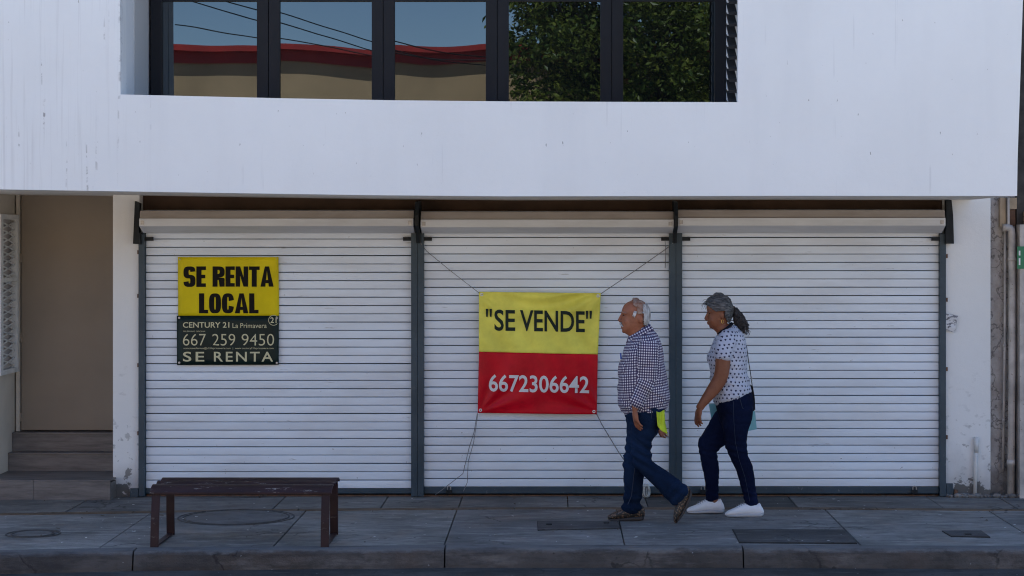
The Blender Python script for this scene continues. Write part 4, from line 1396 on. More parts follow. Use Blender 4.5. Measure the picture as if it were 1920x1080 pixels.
def hearts():
    n = NT('pale cotton with small navy hearts')
    s = n.sep(n.uv)
    px_, pz_ = 0.034, 0.030
    row = n.math('FLOOR', n.math('DIVIDE', s[1], pz_))
    sh = n.math('MULTIPLY', n.math('FRACT', n.math('MULTIPLY', row, 0.5)), px_)
    jit = n.math('MULTIPLY', n.math('SINE', n.math('MULTIPLY', row, 12.7)), 0.006)
    u0 = n.math('DIVIDE', n.math('ADD', n.math('ADD', s[0], sh), jit), px_)
    cu = n.math('MULTIPLY', n.math('SUBTRACT', n.math('FRACT', u0), 0.5), px_ / 0.0065)
    col_j = n.math('MULTIPLY', n.math('SINE', n.math('ADD', n.math('MULTIPLY', n.math('FLOOR', u0), 7.3), n.math('MULTIPLY', row, 3.1))), 0.55)
    cv = n.math('ADD', n.math('MULTIPLY', n.math('SUBTRACT', n.math('FRACT', n.math('DIVIDE', s[1], pz_)), 0.5), pz_ / 0.0065), col_j)
    x2 = n.math('MULTIPLY', cu, cu); y2 = n.math('MULTIPLY', cv, cv)
    q = n.math('SUBTRACT', n.math('ADD', x2, y2), 1.0)
    h = n.math('SUBTRACT', n.math('MULTIPLY', n.math('MULTIPLY', q, q), q), n.math('MULTIPLY', x2, n.math('MULTIPLY', y2, cv)))
    inside = n.math('LESS_THAN', h, 0.0)
    c0 = n.mix(n.ramp(n.noise(9, 4), 0.3, 0.7), (0.42, 0.44, 0.53), (0.50, 0.52, 0.60))
    c = n.mix(inside, c0, (0.018, 0.02, 0.055))
    n.bump(n.math('ADD', n.noise(160, 2), n.math('MULTIPLY', n.noise(14, 4), 2.0)), 0.3, 0.006)
    return n.done(c, 0.85, 0, 0.2)


M['hearts'] = hearts()


def hair_mat(name, a_, b_, st=(90, 20, 20)):
    n = NT(name)
    f = n.noise(1.0, 4, 0.6, st)
    c = n.mix(n.ramp(f, 0.35, 0.68), a_, b_)
    n.bump(f, 0.6, 0.006)
    return n.done(c, 0.55, 0, 0.3)


M['hair_white'] = hair_mat('white grey hair', (0.22, 0.20, 0.19), (0.62, 0.60, 0.58), (60, 60, 18))
M['hair_top'] = hair_mat('thin grey hair', (0.20, 0.085, 0.048), (0.33, 0.24, 0.19), (50, 60, 30))
M['hair_grey'] = hair_mat('grey streaked dark hair', (0.012, 0.012, 0.014), (0.135, 0.13, 0.13), (20, 70, 95))
M['hair_dark'] = hair_mat('dark curly hair', (0.012, 0.010, 0.010), (0.07, 0.06, 0.058), (80, 80, 80))
M['eye'] = simple('dark eye', (0.02, 0.012, 0.01), 0.25, 0.1, bump=0)
M['gold'] = simple('gold', (0.7, 0.45, 0.12), 0.3, 0.1, metal=1.0, bump=0)
M['white_shoe'] = simple('white canvas shoe', (0.74, 0.74, 0.76), 0.6, 0.06, 12)
M['white_sole'] = simple('white rubber sole', (0.42, 0.42, 0.43), 0.6, 0.1, 12)
M['laces'] = simple('shoe laces', (0.38, 0.38, 0.40), 0.8, 0.1, 12)
M['black_bag'] = simple('black handbag', (0.008, 0.009, 0.015), 0.6, 0.3, 12, spec=0.1)
M['sole_dark'] = simple('dark brown sole', (0.035, 0.027, 0.024), 0.7, 0.3, 12)
M['lime'] = simple('lime yellow cloth', (0.52, 0.62, 0.02), 0.8, 0.2, 14, bump=0.5, bscale=30)
M['teal'] = simple('teal plastic folder', (0.17, 0.48, 0.55), 0.35, 0.12, 8)
M['pen'] = simple('blue pen', (0.02, 0.06, 0.28), 0.4, 0.1, bump=0)


def woven():
    n = NT('brown woven leather')
    v = n.new('ShaderNodeTexVoronoi')
    n.link(n.map((1, 1, 1)), v.inputs['Vector'])
    v.inputs['Scale'].default_value = 70
    c = n.mix(n.ramp(v.outputs['Distance'], 0.25, 0.5), (0.17, 0.10, 0.06), (0.015, 0.012, 0.010))
    n.bump(v.outputs['Distance'], 0.5, 0.004)
    return n.done(c, 0.5)


M['woven'] = woven()


def clip_keep(bm, pred):
    bmesh.ops.delete(bm, geom=[f for f in bm.faces if not pred(f.calc_center_median())], context='FACES')
    bmesh.ops.delete(bm, geom=[v for v in bm.verts if not v.link_faces], context='VERTS')


def topx(v):                              # photo pixel of a point, used only to shape regions of the figure
    d = v.y + D
    return VX + F * v.x / d, VY + F * (H - v.z) / d


def make_man():
    Yc = -1.44
    base = Vector((X(1210, Yc), Yc, 0))
    shirt = [(1184, 630, 1215, 611, .058), (1177, 638, 1226, 617, .095), (1170, 651, 1237, 633, .165), (1165, 668, 1243, 652, .195), (1160, 690, 1247, 680, .205),
             (1158, 715, 1250, 708, .205), (1158, 740, 1253, 730, .200), (1160, 758, 1255, 742, .195), (1163, 768, 1256, 748, .188)]
    slv = [(1201, 632, 1232, 637, .060, .0), (1196, 645, 1236, 650, .066, -.03), (1196, 668, 1233, 672, .064, -.045), (1198, 692, 1231, 696, .058, -.05), (1199, 708, 1227, 722, .054, -.05),
           (1191, 728, 1217, 742, .049, -.055), (1184, 744, 1208, 757, .046, -.06), (1181, 752, 1204, 763, .045, -.06)]
    fslv = [(1201, 632, 1232, 637, .060, .0), (1203, 650, 1236, 650, .064, .03), (1208, 675, 1240, 672, .06, .045), (1214, 700, 1245, 697, .055, .05), (1218, 722, 1246, 722, .05, .05),
            (1222, 745, 1243, 748, .046, .05), (1225, 772, 1243, 772, .044, .05)]
    pel = [(1170, 752, 1249, 742, .165), (1171, 770, 1248, 762, .172), (1173, 790, 1244, 786, .168), (1178, 806, 1236, 806, .15)]
    nl = [(1180, 775, 1246, 768, .085), (1179, 795, 1238, 792, .088), (1181, 818, 1228, 815, .082), (1183, 838, 1221, 838, .076), (1186, 862, 1222, 856, .073), (1197, 882, 1226, 864, .070), (1212, 899, 1240, 873, .066),
          (1231, 917, 1259, 889, .064), (1248, 934, 1277, 903, .062), (1262, 947, 1291, 914, .062)]
    fl_ = [(1174, 785, 1238, 785, .088), (1174, 815, 1224, 815, .084), (1171, 842, 1214, 845, .078), (1169, 866, 1211, 870, .072), (1169, 895, 1208, 896, .066), (1170, 925, 1204, 925, .062), (1168, 945, 1203, 943, .06), (1166, 957, 1205, 955, .06)]
    head = [(1181, 640, 1224, 626, .060), (1180, 631, 1217, 612, .062), (1172.5, 625.5, 1213, 613, .058), (1167.5, 621, 1211, 611, .063), (1165.2, 614, 1212, 607.5, .069), (1164.8, 606, 1214, 603, .073),
            (1166.5, 599, 1216, 597, .075), (1167, 592, 1216.5, 590, .077), (1165.5, 585, 1216, 583, .078), (1167, 577.5, 1213.5, 576.5, .074), (1171.5, 570.5, 1209, 570, .064), (1178, 566, 1203, 565.5, .048), (1184, 563.8, 1197, 563.6, .028)]
    bm = bmesh.new()
    prof(bm, head, Yc, ex=2.15)
    # nose, brow, chin, lips, ears
    tube(bm, [P(1167, 588, Yc), P(1163.5, 595, Yc), P(1161.3, 600.5, Yc), P(1164, 603, Yc)], [.008, .011, .0135, .010], 10)
    for s in (-1, 1):
        ellipsoid(bm, P(1164.5, 601.3, Yc) + Vector((0, s * .011, 0)), .010, .008, .007, 10, 8)
        tube(bm, [P(1166, 586.5, Yc) + Vector((0, s * .012, 0)), P(1167.5, 585.5, Yc) + Vector((0, s * .035, 0)), P(1174, 588, Yc) + Vector((0, s * .060, 0))], [.008, .009, .006], 8)
        ellipsoid(bm, P(1199.5, 597.5, Yc) + Vector((0, s * .076, 0)), .020, .010, .031, 12, 10, Matrix.Rotation(R(-12), 3, 'Y'))
        ellipsoid(bm, P(1175, 603, Yc) + Vector((0, s * .045, 0)), .022, .018, .022, 10, 8)
    ellipsoid(bm, P(1165.8, 611, Yc), .008, .022, .005, 10, 8)
    ellipsoid(bm, P(1166.2, 614, Yc), .008, .020, .0055, 10, 8)
    ellipsoid(bm, P(1169.5, 621, Yc), .014, .026, .014, 10, 8)
    prof(bm, shirt, Yc, shrink=.9)
    prof(bm, slv, Yc - .13, shrink=.72); prof(bm, fslv, Yc + .13, shrink=.72)
    prof(bm, pel, Yc, shrink=.88); prof(bm, nl, Yc - .085, shrink=.7); prof(bm, fl_, Yc + .075, shrink=.7)
    wy = Yc - .19
    tube(bm, [P(1196, 748, wy), P(1192, 762, wy), P(1189.5, 770, wy)], [.027, .023, .021], 12)
    hand(bm, P(1190, 768, wy), P(1193.5, 798, wy) - P(1190, 768, wy), (0.9, 0.35, -0.1), .172, .55, -1)
    fy = Yc + .18
    tube(bm, [P(1234, 765, fy), P(1235, 785, fy)], [.026, .021], 12)
    hand(bm, P(1235, 785, fy), P(1241, 822, fy) - P(1235, 785, fy), (0.75, -0.5, -0.1), .165, .7, 1)
    bm = fuse(bm, .0042, 4)
    man = obj('person', bm, M['skin_m'], None, origin=base, smooth=True)
    tag(man, 'elderly man in navy checked shirt and blue jeans walking past the sale banner', 'person')
    # eyes and brows
    for s in (-1, 1):
        b = bmesh.new(); ellipsoid(b, P(1169.8, 590.6, Yc) + Vector((0, s * .034, 0)), .009, .011, .0045, 10, 8); obj('eye', b, M['eye'], man, smooth=True)
        b = bmesh.new(); tube(b, [P(1166.6, 586.3, Yc) + Vector((-.006, s * .014, 0)), P(1167.8, 584.6, Yc) + Vector((-.005, s * .036, 0)), P(1174, 586.5, Yc) + Vector((-.001, s * .066, 0))], [.003, .0045, .002], 6); obj('eyebrow', b, M['hair_top'], man)
    # moustache
    b = bmesh.new()
    for s in (-1, 1):
        tube(b, [P(1163.0, 605.3, Yc), P(1163.4, 607, Yc) + Vector((0, s * .018, 0)), P(1167.5, 612.5, Yc) + Vector((0, s * .040, 0))], [.007, .009, .004], 8)
    b = fuse(b, .0025, 2); wrinkle(b, lambda c: .002 * noise.noise(c * 160)); obj('moustache', b, M['hair_white'], man, smooth=True)
    # hair shell: white at back and temples, thin on top
    hs = [(s[0] - 1.2, s[1] - (1.6 if s[1] < 572 else 0), s[2] + 2.2, s[3] - (1.6 if s[1] < 572 else 0), s[4] + .0075) for s in head[1:]]
    b = bmesh.new(); prof(b, hs, Yc, ex=2.15, seg=72, sub=6)
    def keep_white(c):
        x, y = topx(c)
        if abs(c.y - Yc) > .055 and 1192 < x < 1206 and y > 588: return False
        back = x > 1205.5 + max(0, (y - 592)) * .12 and 571 < y < 609.5
        temple = False and 1188 + .45 * abs(y - 587) < x < 1194.5 and 581 < y < 594.5
        return back or temple
    clip_keep(b, keep_white)
    r_ = bmesh.ops.solidify(b, geom=b.faces[:], thickness=.006)
    wrinkle(b, lambda c: .0025 * noise.noise(Vector((c.x * 60, c.y * 60, c.z * 25))))
    obj('hair', b, M['hair_white'], man, smooth=True)
    b = bmesh.new()
    for s in (-1, 1):
        for k in range(26):
            a = P(1190.5 + random.uniform(-2.6, 2.6), 583.5 + random.uniform(-1.5, 3), Yc) + Vector((0, s * .0765, 0))
            tube(b, [a, a + Vector((-.004, s * .003, -.014)), a + Vector((-.009 + random.uniform(-.004, .004), s * .001, -.030 + random.uniform(-.006, .008)))], [.0028, .0026, .001], 5)
    obj('sideburn', b, M['hair_white'], man, smooth=True)
    b = bmesh.new(); prof(b, [(s[0] + .5, s[1] + .6, s[2] - 1, s[3] + .6, s[4] - .004) for s in hs], Yc, ex=2.15, seg=72, sub=6)
    def keep_top(c):
        x, y = topx(c)
        return (y < 573 + (x - 1185) * .3 and x > 1180 + max(0, y - 566) * 1.2 and 1187 < x < 1209) or (1194 < x < 1206.5 and 566 < y < 588.5)
    clip_keep(b, keep_top); bmesh.ops.solidify(b, geom=b.faces[:], thickness=.003)
    o = obj('hair', b, M['hair_top'], man, smooth=True); o['label'] = 'thin grey hair on the balding crown'
    # shirt
    b = bmesh.new()
    prof(b, shirt, Yc, ex=2.3); prof(b, slv, Yc - .13); prof(b, fslv, Yc + .13)
    b = fuse(b, .0065, 5)
    def wr(c):
        x, y = topx(c)
        f_ = noise.noise(Vector((c.x * 10 + c.z * 9, c.y * 6, c.z * 5 - c.x * 4)))
        w = .010 * f_ - .012 * max(0, .16 - abs(f_)) * 4
        w += .004 * noise.noise(Vector((c.x * 22, c.y * 16, c.z * 14 + c.x * 14)))
        if y > 735: w += .0025 * math.sin(c.x * 60 + c.y * 40) * (y - 735) / 30
        return w
    wrinkle(b, wr)
    # blend a crisp hem: cut the lower cap
    hemn = (P(1256, 749.5, Yc) - P(1163, 770.5, Yc)).normalized()
    pn = hemn.cross(Vector((0, 1, 0))); pn = pn if pn.z < 0 else -pn
    me = mesh_from(b, 'shirt', M['gingham'], True)
    ax0, ax1, ax2 = P(1216, 640, Yc - .18), P(1213, 712, Yc - .19), P(1193, 757, Yc - .2)
    def cls(c):
        x, y = topx(c)
        arm = c.y < Yc - .155 and 1180 < x < 1236 and y > 640 and ((y < 712 and 1196 - 1 < x < 1234) or (y >= 708 and abs(x - (1213 - (y - 712) * .45)) < 17))
        if arm:
            def f(co):
                X_, Y_ = topx(co)
                if Y_ < 712: d_ = (ax1 - ax0).normalized(); o_ = ax0
                else: d_ = (ax2 - ax1).normalized(); o_ = ax1
                if c.z < ax1.z: d_ = (ax2 - ax1).normalized(); o_ = ax1
                else: d_ = (ax1 - ax0).normalized(); o_ = ax0
                sd = d_.cross(Vector((0, 1, 0)))
                r = co - o_
                return (r.dot(sd) * 1.15, r.dot(d_))
            return f
        # torso: warp the grid a little so the checks bend with the cloth
        def f(co):
            a = .006 * noise.noise(Vector((co.x * 4, co.y * 2, co.z * 3)))
            th = math.atan2(co.x - base.x + .01, -(co.y - Yc))
            return (.195 * th + a, co.z - .12 * co.x + a)
        return f
    me_obj_offset = base
    for v in me.vertices: pass
    add_uv_checks(me, cls)
    for v in me.vertices: v.co -= base
    sh = place(bpy.data.objects.new('shirt', me), man, base)
    # collar: a folded band around the neck
    b = bmesh.new()
    col = [(1177, 633, 1217, 607, .070), (1174, 641, 1225, 617, .090)]
    rA = ring_pts((1178, 631), (1218, 606.5), .068, Yc, 36); rB = ring_pts((1173.5, 643), (1226, 617), .092, Yc, 36)
    VA = [b.verts.new(p) for p in rA]; VB = [b.verts.new(p) for p in rB]
    for k in range(36):
        b.faces.new((VA[k], VA[(k + 1) % 36], VB[(k + 1) % 36], VB[k]))
    bmesh.ops.recalc_face_normals(b, faces=b.faces)
    bmesh.ops.solidify(b, geom=b.faces[:], thickness=.004)
    me = mesh_from(b, 'collar', M['gingham'], True)
    dd = (P(1226, 617, Yc) - P(1173, 643, Yc)).normalized(); nn = dd.cross(Vector((0, 1, 0)))
    add_uv_checks(me, lambda c: (lambda co: (co.dot(dd), co.dot(nn))))
    for v in me.vertices: v.co -= base
    place(bpy.data.objects.new('collar', me), sh, base)
    # breast pocket pen
    b = bmesh.new(); tube(b, [P(1163.5, 662, Yc - .10), P(1164.5, 673, Yc - .105)], [.006, .006], 8); obj('pen', b, M['pen'], sh)
    # cuff band
    # jeans
    b = bmesh.new()
    prof(b, pel, Yc, ex=2.3); prof(b, nl, Yc - .085); prof(b, fl_, Yc + .075)
    b = fuse(b, .0065, 5)
    def wj(c):
        x, y = topx(c)
        f_ = noise.noise(Vector((c.x * 6 + c.z * 5, c.y * 6, c.z * 11 + c.x * 6)))
        w = .008 * f_ - .010 * max(0, .14 - abs(f_)) * 4
        k = max(0, 1 - abs(y - 855) / 45)
        w += .008 * k * math.sin(c.z * 95 + c.x * 55)
        k2 = max(0, 1 - abs(y - 945) / 28) if x < 1225 else max(0, 1 - math.hypot(x - 1272, y - 922) / 30)
        w += .009 * k2 * math.sin((c.z * 85) if x < 1225 else (c.x * 80 + c.z * -60))
        return w
    wrinkle(b, wj)
    je = obj('jeans', b, M['denim_m'], man, origin=base, smooth=True)
    b = bmesh.new()
    yy = Yc + .075 - .062
    tube(b, [P(1190, 878, yy - .012), P(1187, 905, yy - .006), P(1184, 930, yy), P(1177, 946, yy)], .003, 6); obj('seam', b, M['seam'], je)
    # back pocket edge
    b = bmesh.new(); yy = Yc - .168
    tube(b, [P(1222, 768, yy), P(1221, 800, yy + .005)], .0025, 6); obj('seam', b, M['seam'], je)
    # lime cloth hanging out of the back pocket
    b = bmesh.new()
    rows = []
    for j in range(13):
        v = j / 12
        r = []
        for i in range(9):
            u = i / 8
            px = 1231 + 15 * u + (3 * v + 6 * max(0, v - .5) * u); py = 771 + (28 + 18 * u) * v + 2 * math.sin(u * 5)
            dy = -.012 * math.sin(u * 9 + v * 3) - .006 * math.sin(v * 8)
            r.append(P(px, py, Yc - .195 + dy + u * .07))
        rows.append(r)
    V = [[b.verts.new(p) for p in r] for r in rows]
    for j in range(12):
        for i in range(8): b.faces.new((V[j][i], V[j][i + 1], V[j + 1][i + 1], V[j + 1][i]))
    bmesh.ops.recalc_face_normals(b, faces=b.faces); bmesh.ops.solidify(b, geom=b.faces[:], thickness=.004)
    tag(obj('cloth', b, M['lime'], None, origin=P(1238, 800, Yc - .15), smooth=True), 'lime yellow cloth hanging from the back pocket of the man', 'cloth')
    # shoes
    far = [(1140.5, 966, 1141, 974, .026), (1146, 962.5, 1146, 975.5, .040), (1158, 957, 1158, 976, .046), (1172, 951, 1172, 976, .044), (1186, 946, 1186, 976, .039), (1198, 944, 1198, 976, .037), (1205.5, 948, 1205.5, 974, .028)]
    near = [(1263, 976, 1268.5, 980.5, .024), (1262.5, 970, 1272, 976, .038), (1263.5, 958, 1279, 967, .045), (1267, 946, 1286.5, 955, .043), (1271, 934, 1292.5, 941, .039), (1276, 922, 1297, 928, .037), (1282, 914, 1296, 917, .028)]
    for secs, yc, flip in ((far, Yc + .075, 0), (near, Yc - .085, 1)):
        b = bmesh.new(); prof(b, [(s[0], s[1], s[0] * .12 + s[2] * .88, s[1] * .12 + s[3] * .88, s[4]) for s in secs], yc, ex=2.3)
        sho = obj('shoe', b, M['woven'], man, smooth=True)
        b = bmesh.new(); prof(b, [(s[0] * .26 + s[2] * .74, s[1] * .26 + s[3] * .74, s[2], s[3], s[4] + .004) for s in secs], yc, ex=4.0)
        obj('sole', b, M['sole_dark'], sho, smooth=True)
    return man


def make_woman():
    Yc = -1.07
    base = Vector((X(1365, Yc), Yc, 0))
    tee = [(1348, 624, 1371, 608, .05), (1342, 630, 1382, 611, .095), (1335, 645, 1394, 628, .150), (1329, 659, 1400, 646, .168), (1325, 672, 1402, 664, .168), (1330, 688, 1401, 684, .158),
           (1331, 705, 1402, 700, .158), (1333, 725, 1404, 715, .168), (1336, 743, 1407, 726, .174), (1337, 752, 1408, 732, .176)]
    slv = [(1352, 622, 1380, 626, .055, .01), (1345, 636, 1381, 642, .060, -.02), (1341, 652, 1377, 656, .060, -.035), (1339, 665, 1374, 667, .060, -.04), (1339, 669, 1373, 670, .060, -.04)]
    fslv = [(s[0] + 4, s[1], s[2] + 4, s[3], s[4], -s[5]) for s in slv]
    arm = [(1350, 635, 1376, 640, .046, -.02), (1342.5, 660, 1371, 664, .046, -.04), (1341, 685, 1368.5, 690, .044, -.045), (1338, 704, 1363, 714, .041, -.045), (1328, 722, 1352, 732, .036, -.05), (1317, 741, 1336, 749, .030, -.055), (1309, 755, 1323, 762, .025, -.06), (1305, 762, 1319, 768, .024, -.06)]
    farm = [(1354, 640, 1380, 640, .045, .03), (1356, 680, 1383, 680, .042, .045), (1358, 712, 1381, 714, .040, .05), (1360, 740, 1378, 742, .032, .05), (1362, 762, 1376, 764, .025, .05)]
    pel = [(1340, 742, 1405, 727, .155), (1341, 755, 1411, 742, .168), (1345, 772, 1413, 766, .172), (1350, 790, 1409, 790, .160)]
    nl = [(1356, 775, 1412, 765, .090), (1354, 795, 1408, 790, .088), (1357, 818, 1401, 815, .078), (1361, 842, 1400, 838, .066), (1370, 860, 1404, 856, .060), (1378, 878, 1411, 874, .058), (1386, 902, 1416, 898, .051), (1392, 925, 1418, 921, .044), (1397, 947, 1421, 943, .042)]
    fl_ = [(1342, 772, 1396, 790, .090), (1330, 792, 1380, 812, .084), (1316, 814, 1360, 834, .074), (1308.5, 831, 1346, 846, .067), (1311, 851, 1345.5, 857, .060), (1317, 878, 1349, 878, .055), (1321.5, 904, 1348, 902, .046), (1323.5, 925, 1347, 922, .041), (1323, 938, 1348, 934, .041)]
    head = [(1346, 632, 1374, 612, .052), (1344, 624, 1369, 607, .054), (1335, 616, 1364, 607, .050), (1330.5, 612, 1364, 604.5, .056), (1327, 606, 1366, 600, .062), (1326.6, 600, 1368, 595, .066),
            (1327.5, 593, 1370, 589, .069), (1327, 587, 1371, 583, .071), (1325, 580, 1371, 577, .072), (1325, 573, 1369, 571, .070), (1329, 566, 1365.5, 565, .062), (1335, 560.5, 1360, 560, .047), (1341, 558, 1354, 557.8, .028)]
    bm = bmesh.new()
    prof(bm, head, Yc, ex=2.15)
    tube(bm, [P(1328, 585, Yc), P(1325, 592, Yc), P(1322.8, 597.5, Yc), P(1325.5, 600, Yc)], [.007, .009, .0115, .009], 10)
    for s in (-1, 1):
        ellipsoid(bm, P(1325.6, 598.6, Yc) + Vector((0, s * .010, 0)), .009, .007, .006, 10, 8)
        tube(bm, [P(1326.5, 582.5, Yc) + Vector((0, s * .012, 0)), P(1328, 582, Yc) + Vector((0, s * .034, 0)), P(1334, 585, Yc) + Vector((0, s * .054, 0))], [.006, .007, .005], 8)
        ellipsoid(bm, P(1352.5, 590, Yc) + Vector((0, s * .070, 0)), .017, .009, .029, 12, 10, Matrix.Rotation(R(-14), 3, 'Y'))
        ellipsoid(bm, P(1335, 600, Yc) + Vector((0, s * .040, 0)), .022, .018, .022, 10, 8)
    ellipsoid(bm, P(1327.2, 604.6, Yc), .008, .019, .0045, 10, 8)
    ellipsoid(bm, P(1327.8, 607.4, Yc), .008, .018, .005, 10, 8)
    ellipsoid(bm, P(1333, 612.5, Yc), .013, .023, .012, 10, 8)
    prof(bm, tee, Yc, shrink=.9); prof(bm, arm, Yc - .12); prof(bm, farm, Yc + .12)
    prof(bm, pel, Yc, shrink=.88); prof(bm, nl, Yc - .085, shrink=.72); prof(bm, fl_, Yc + .08, shrink=.72)
    # ankles
    tube(bm, [P(1409, 935, Yc - .085), P(1411, 955, Yc - .085)], [.034, .033], 12)
    tube(bm, [P(1337, 925, Yc + .08), P(1339, 949, Yc + .08)], [.034, .033], 12)
    wy = Yc - .18
    hand(bm, P(1312.5, 764, wy), P(1304.5, 800, wy) - P(1312.5, 764, wy), (0.85, 0.45, 0.1), .160, .60, -1)
    hand(bm, P(1369, 764, Yc + .17), P(1372, 795, Yc + .17) - P(1369, 764, Yc + .17), (0.6, -0.6, 0.0), .15, .8, 1)
    bm = fuse(bm, .0042, 4)
    wo = obj('person', bm, M['skin_w'], None, origin=base, smooth=True)
    tag(wo, 'woman with grey ponytail in heart print shirt and dark jeans walking behind the man', 'person')
    for s in (-1, 1):
        b = bmesh.new(); ellipsoid(b, P(1330, 587.6, Yc) + Vector((0, s * .032, 0)), .008, .010, .004, 10, 8); obj('eye', b, M['eye'], wo, smooth=True)
        b = bmesh.new(); tube(b, [P(1327.3, 582.2, Yc) + Vector((-.005, s * .014, 0)), P(1328.5, 580.6, Yc) + Vector((-.005, s * .034, 0)), P(1334, 583, Yc) + Vector((0, s * .058, 0))], [.002, .003, .0015], 6); obj('eyebrow', b, M['hair_dark'], wo)
        b = bmesh.new(); c = P(1353, 602, Yc) + Vector((0, s * .074, 0))
        tube(b, [c + Vector((.007 * math.cos(a), 0, .013 * math.sin(a))) for a in [2 * math.pi * k / 14 for k in range(15)]], .0017, 6); obj('earring', b, M['gold'], wo, smooth=True)
    # hair
    hs = [(s[0] - 2.5, s[1] - (3 if s[1] < 570 else 0), s[2] + 2.5, s[3] - (3 if s[1] < 570 else 0), s[4] + .009) for s in head[2:]]
    b = bmesh.new(); prof(b, hs, Yc, ex=2.15, seg=80, sub=6)
    def keep(c):
        x, y = topx(c)
        if y > 605: return False
        if abs(c.y - Yc) > .05 and 1345 < x < 1358.5 and 583.5 < y: return False
        line = 1322 if y < 569 else 1322 + (y - 569) * 1.35
        if y > 588: line = 1356 + (y - 588) * .55
        return x > line
    clip_keep(b, keep)
    bmesh.ops.solidify(b, geom=b.faces[:], thickness=.008)
    wrinkle(b, lambda c: .0035 * noise.noise(Vector((c.x * 18 + c.z * 30, c.y * 40, c.z * 75 - c.x * 30))))
    obj('hair', b, M['hair_grey'], wo, smooth=True)
    # forehead wisps
    b = bmesh.new(); random.seed(3)
    for k in range(26):
        y0 = random.uniform(-.05, .04)
        p0 = P(random.uniform(1326, 1338), random.uniform(562, 570), Yc + y0)
        p1 = p0 + Vector((-random.uniform(.015, .04), random.uniform(-.01, .01), -random.uniform(-.005, .025)))
        p2 = p1 + Vector((-random.uniform(-.005, .015), random.uniform(-.01, .01), -random.uniform(.01, .035)))
        tube(b, [p0, p1, p2], [.0016, .0013, .0006], 4)
    obj('hair_wisps', b, M['hair_grey'], wo)
    # ponytail: hair tie and many curly locks
    b = bmesh.new(); tube(b, [P(1371.5, 577.5, Yc), P(1377, 578.5, Yc)], .017, 12); obj('hair_tie', b, M['black_bag'], wo, smooth=True)
    b = bmesh.new()
    for k in range(170):
        a = random.uniform(0, 6.28); q = math.sqrt(random.random())
        ln = random.uniform(.6, 1.03)
        pts = []; ph = random.uniform(0, 6.28); fr = random.uniform(18, 30); am = random.uniform(.004, .011)
        for j in range(15):
            t = j / 14 * ln
            cx = 1376 + 19 * t ** .8 + 1.5 * math.sin(t * 3); cy = 578 + 50 * t
            wd = .014 + .036 * math.sin(min(1, t * 1.25) * 2.2) ** 1.0
            p = P(cx, cy, Yc) + Vector((wd * q * math.cos(a), wd * q * math.sin(a) * .9, wd * .2 * q * math.sin(a * 2)))
            p += Vector((am * math.sin(t * fr + ph), am * math.cos(t * fr + ph), am * .6 * math.sin(t * fr * 1.3 + ph)))
            pts.append(p)
        tube(b, pts, [.0030] * 11 + [.0026, .002, .0014, .0007], 5)
    obj('ponytail', b, M['hair_dark'], wo, smooth=True)
    # tee
    b = bmesh.new()
    prof(b, tee, Yc, ex=2.3); prof(b, slv, Yc - .12); prof(b, fslv, Yc + .12)
    b = fuse(b, .0065, 5)
    def wr(c):
        x, y = topx(c)
        f_ = noise.noise(Vector((c.x * 7, c.y * 6, c.z * 13 + c.x * 7)))
        w = .007 * f_ - .009 * max(0, .15 - abs(f_)) * 4
        k = max(0, 1 - abs(y - 712) / 28)
        w += .006 * k * math.sin(c.z * 75 + c.x * 28 + c.y * 10)
        return w
    wrinkle(b, wr)
    me = mesh_from(b, 'shirt', M['hearts'], True)
    def cls(c):
        x, y = topx(c)
        if c.y < Yc - .165 and x < 1380 and y < 672: return lambda co: (co.x * 1.0 + .2 * co.z, co.z - .1 * co.x)
        return lambda co: (.175 * math.atan2(co.x - base.x, -(co.y - Yc)) + .05 * co.z, co.z)
    add_uv_checks(me, cls)
    for v in me.vertices: v.co -= base
    sh = place(bpy.data.objects.new('shirt', me), wo, base)
    b = bmesh.new()
    rA = ring_pts((1345.5, 622.5), (1372, 604), .063, Yc, 36); rB = ring_pts((1344, 626), (1376, 606.5), .074, Yc, 36)
    VA = [b.verts.new(p) for p in rA]; VB = [b.verts.new(p) for p in rB]
    for k in range(36): b.faces.new((VA[k], VA[(k + 1) % 36], VB[(k + 1) % 36], VB[k]))
    bmesh.ops.recalc_face_normals(b, faces=b.faces); bmesh.ops.solidify(b, geom=b.faces[:], thickness=.004)
    obj('neckband', b, M['black_bag'], sh, smooth=True)
    # jeans
    b = bmesh.new()
    prof(b, pel, Yc, ex=2.3); prof(b, nl, Yc - .085); prof(b, fl_, Yc + .08)
    b = fuse(b, .006, 5)
    def wj(c):
        x, y = topx(c)
        f_ = noise.noise(Vector((c.x * 9, c.y * 8, c.z * 14 + c.x * 5)))
        w = .005 * f_ - .006 * max(0, .14 - abs(f_)) * 4
        k = max(0, 1 - abs(y - 845) / 30) + max(0, 1 - abs(y - 930) / 25)
        w += .003 * k * math.sin(c.z * 130 + c.x * 30)
        return w
    wrinkle(b, wj)
    je = obj('jeans', b, M['denim_w'], wo, origin=base, smooth=True)
    b = bmesh.new(); yy = Yc - .085
    tube(b, [P(1375, 752, yy - .09), P(1376, 790, yy - .093), P(1379, 830, yy - .076), P(1386, 862, yy - .063), P(1397, 895, yy - .056), P(1406, 940, yy - .044)], .0013, 6); obj('seam', b, M['seam'], je)
    b = bmesh.new()
    tube(b, [P(1386, 742, Yc - .17), P(1392, 765, Yc - .172), P(1404, 771, Yc - .14), P(1411, 764, Yc - .10)], .0022, 6); obj('seam', b, M['seam'], je)
    # shoes
    far = [(1288.5, 954, 1289, 960, .024), (1294, 950.5, 1294, 961.5, .038), (1306, 946, 1306, 961.8, .043), (1318, 939, 1318, 961.8, .041), (1330, 935, 1330, 961.8, .037), (1345, 937, 1345, 961.8, .036), (1351, 935, 1353, 961.5, .033), (1354, 941, 1357.5, 958, .022)]
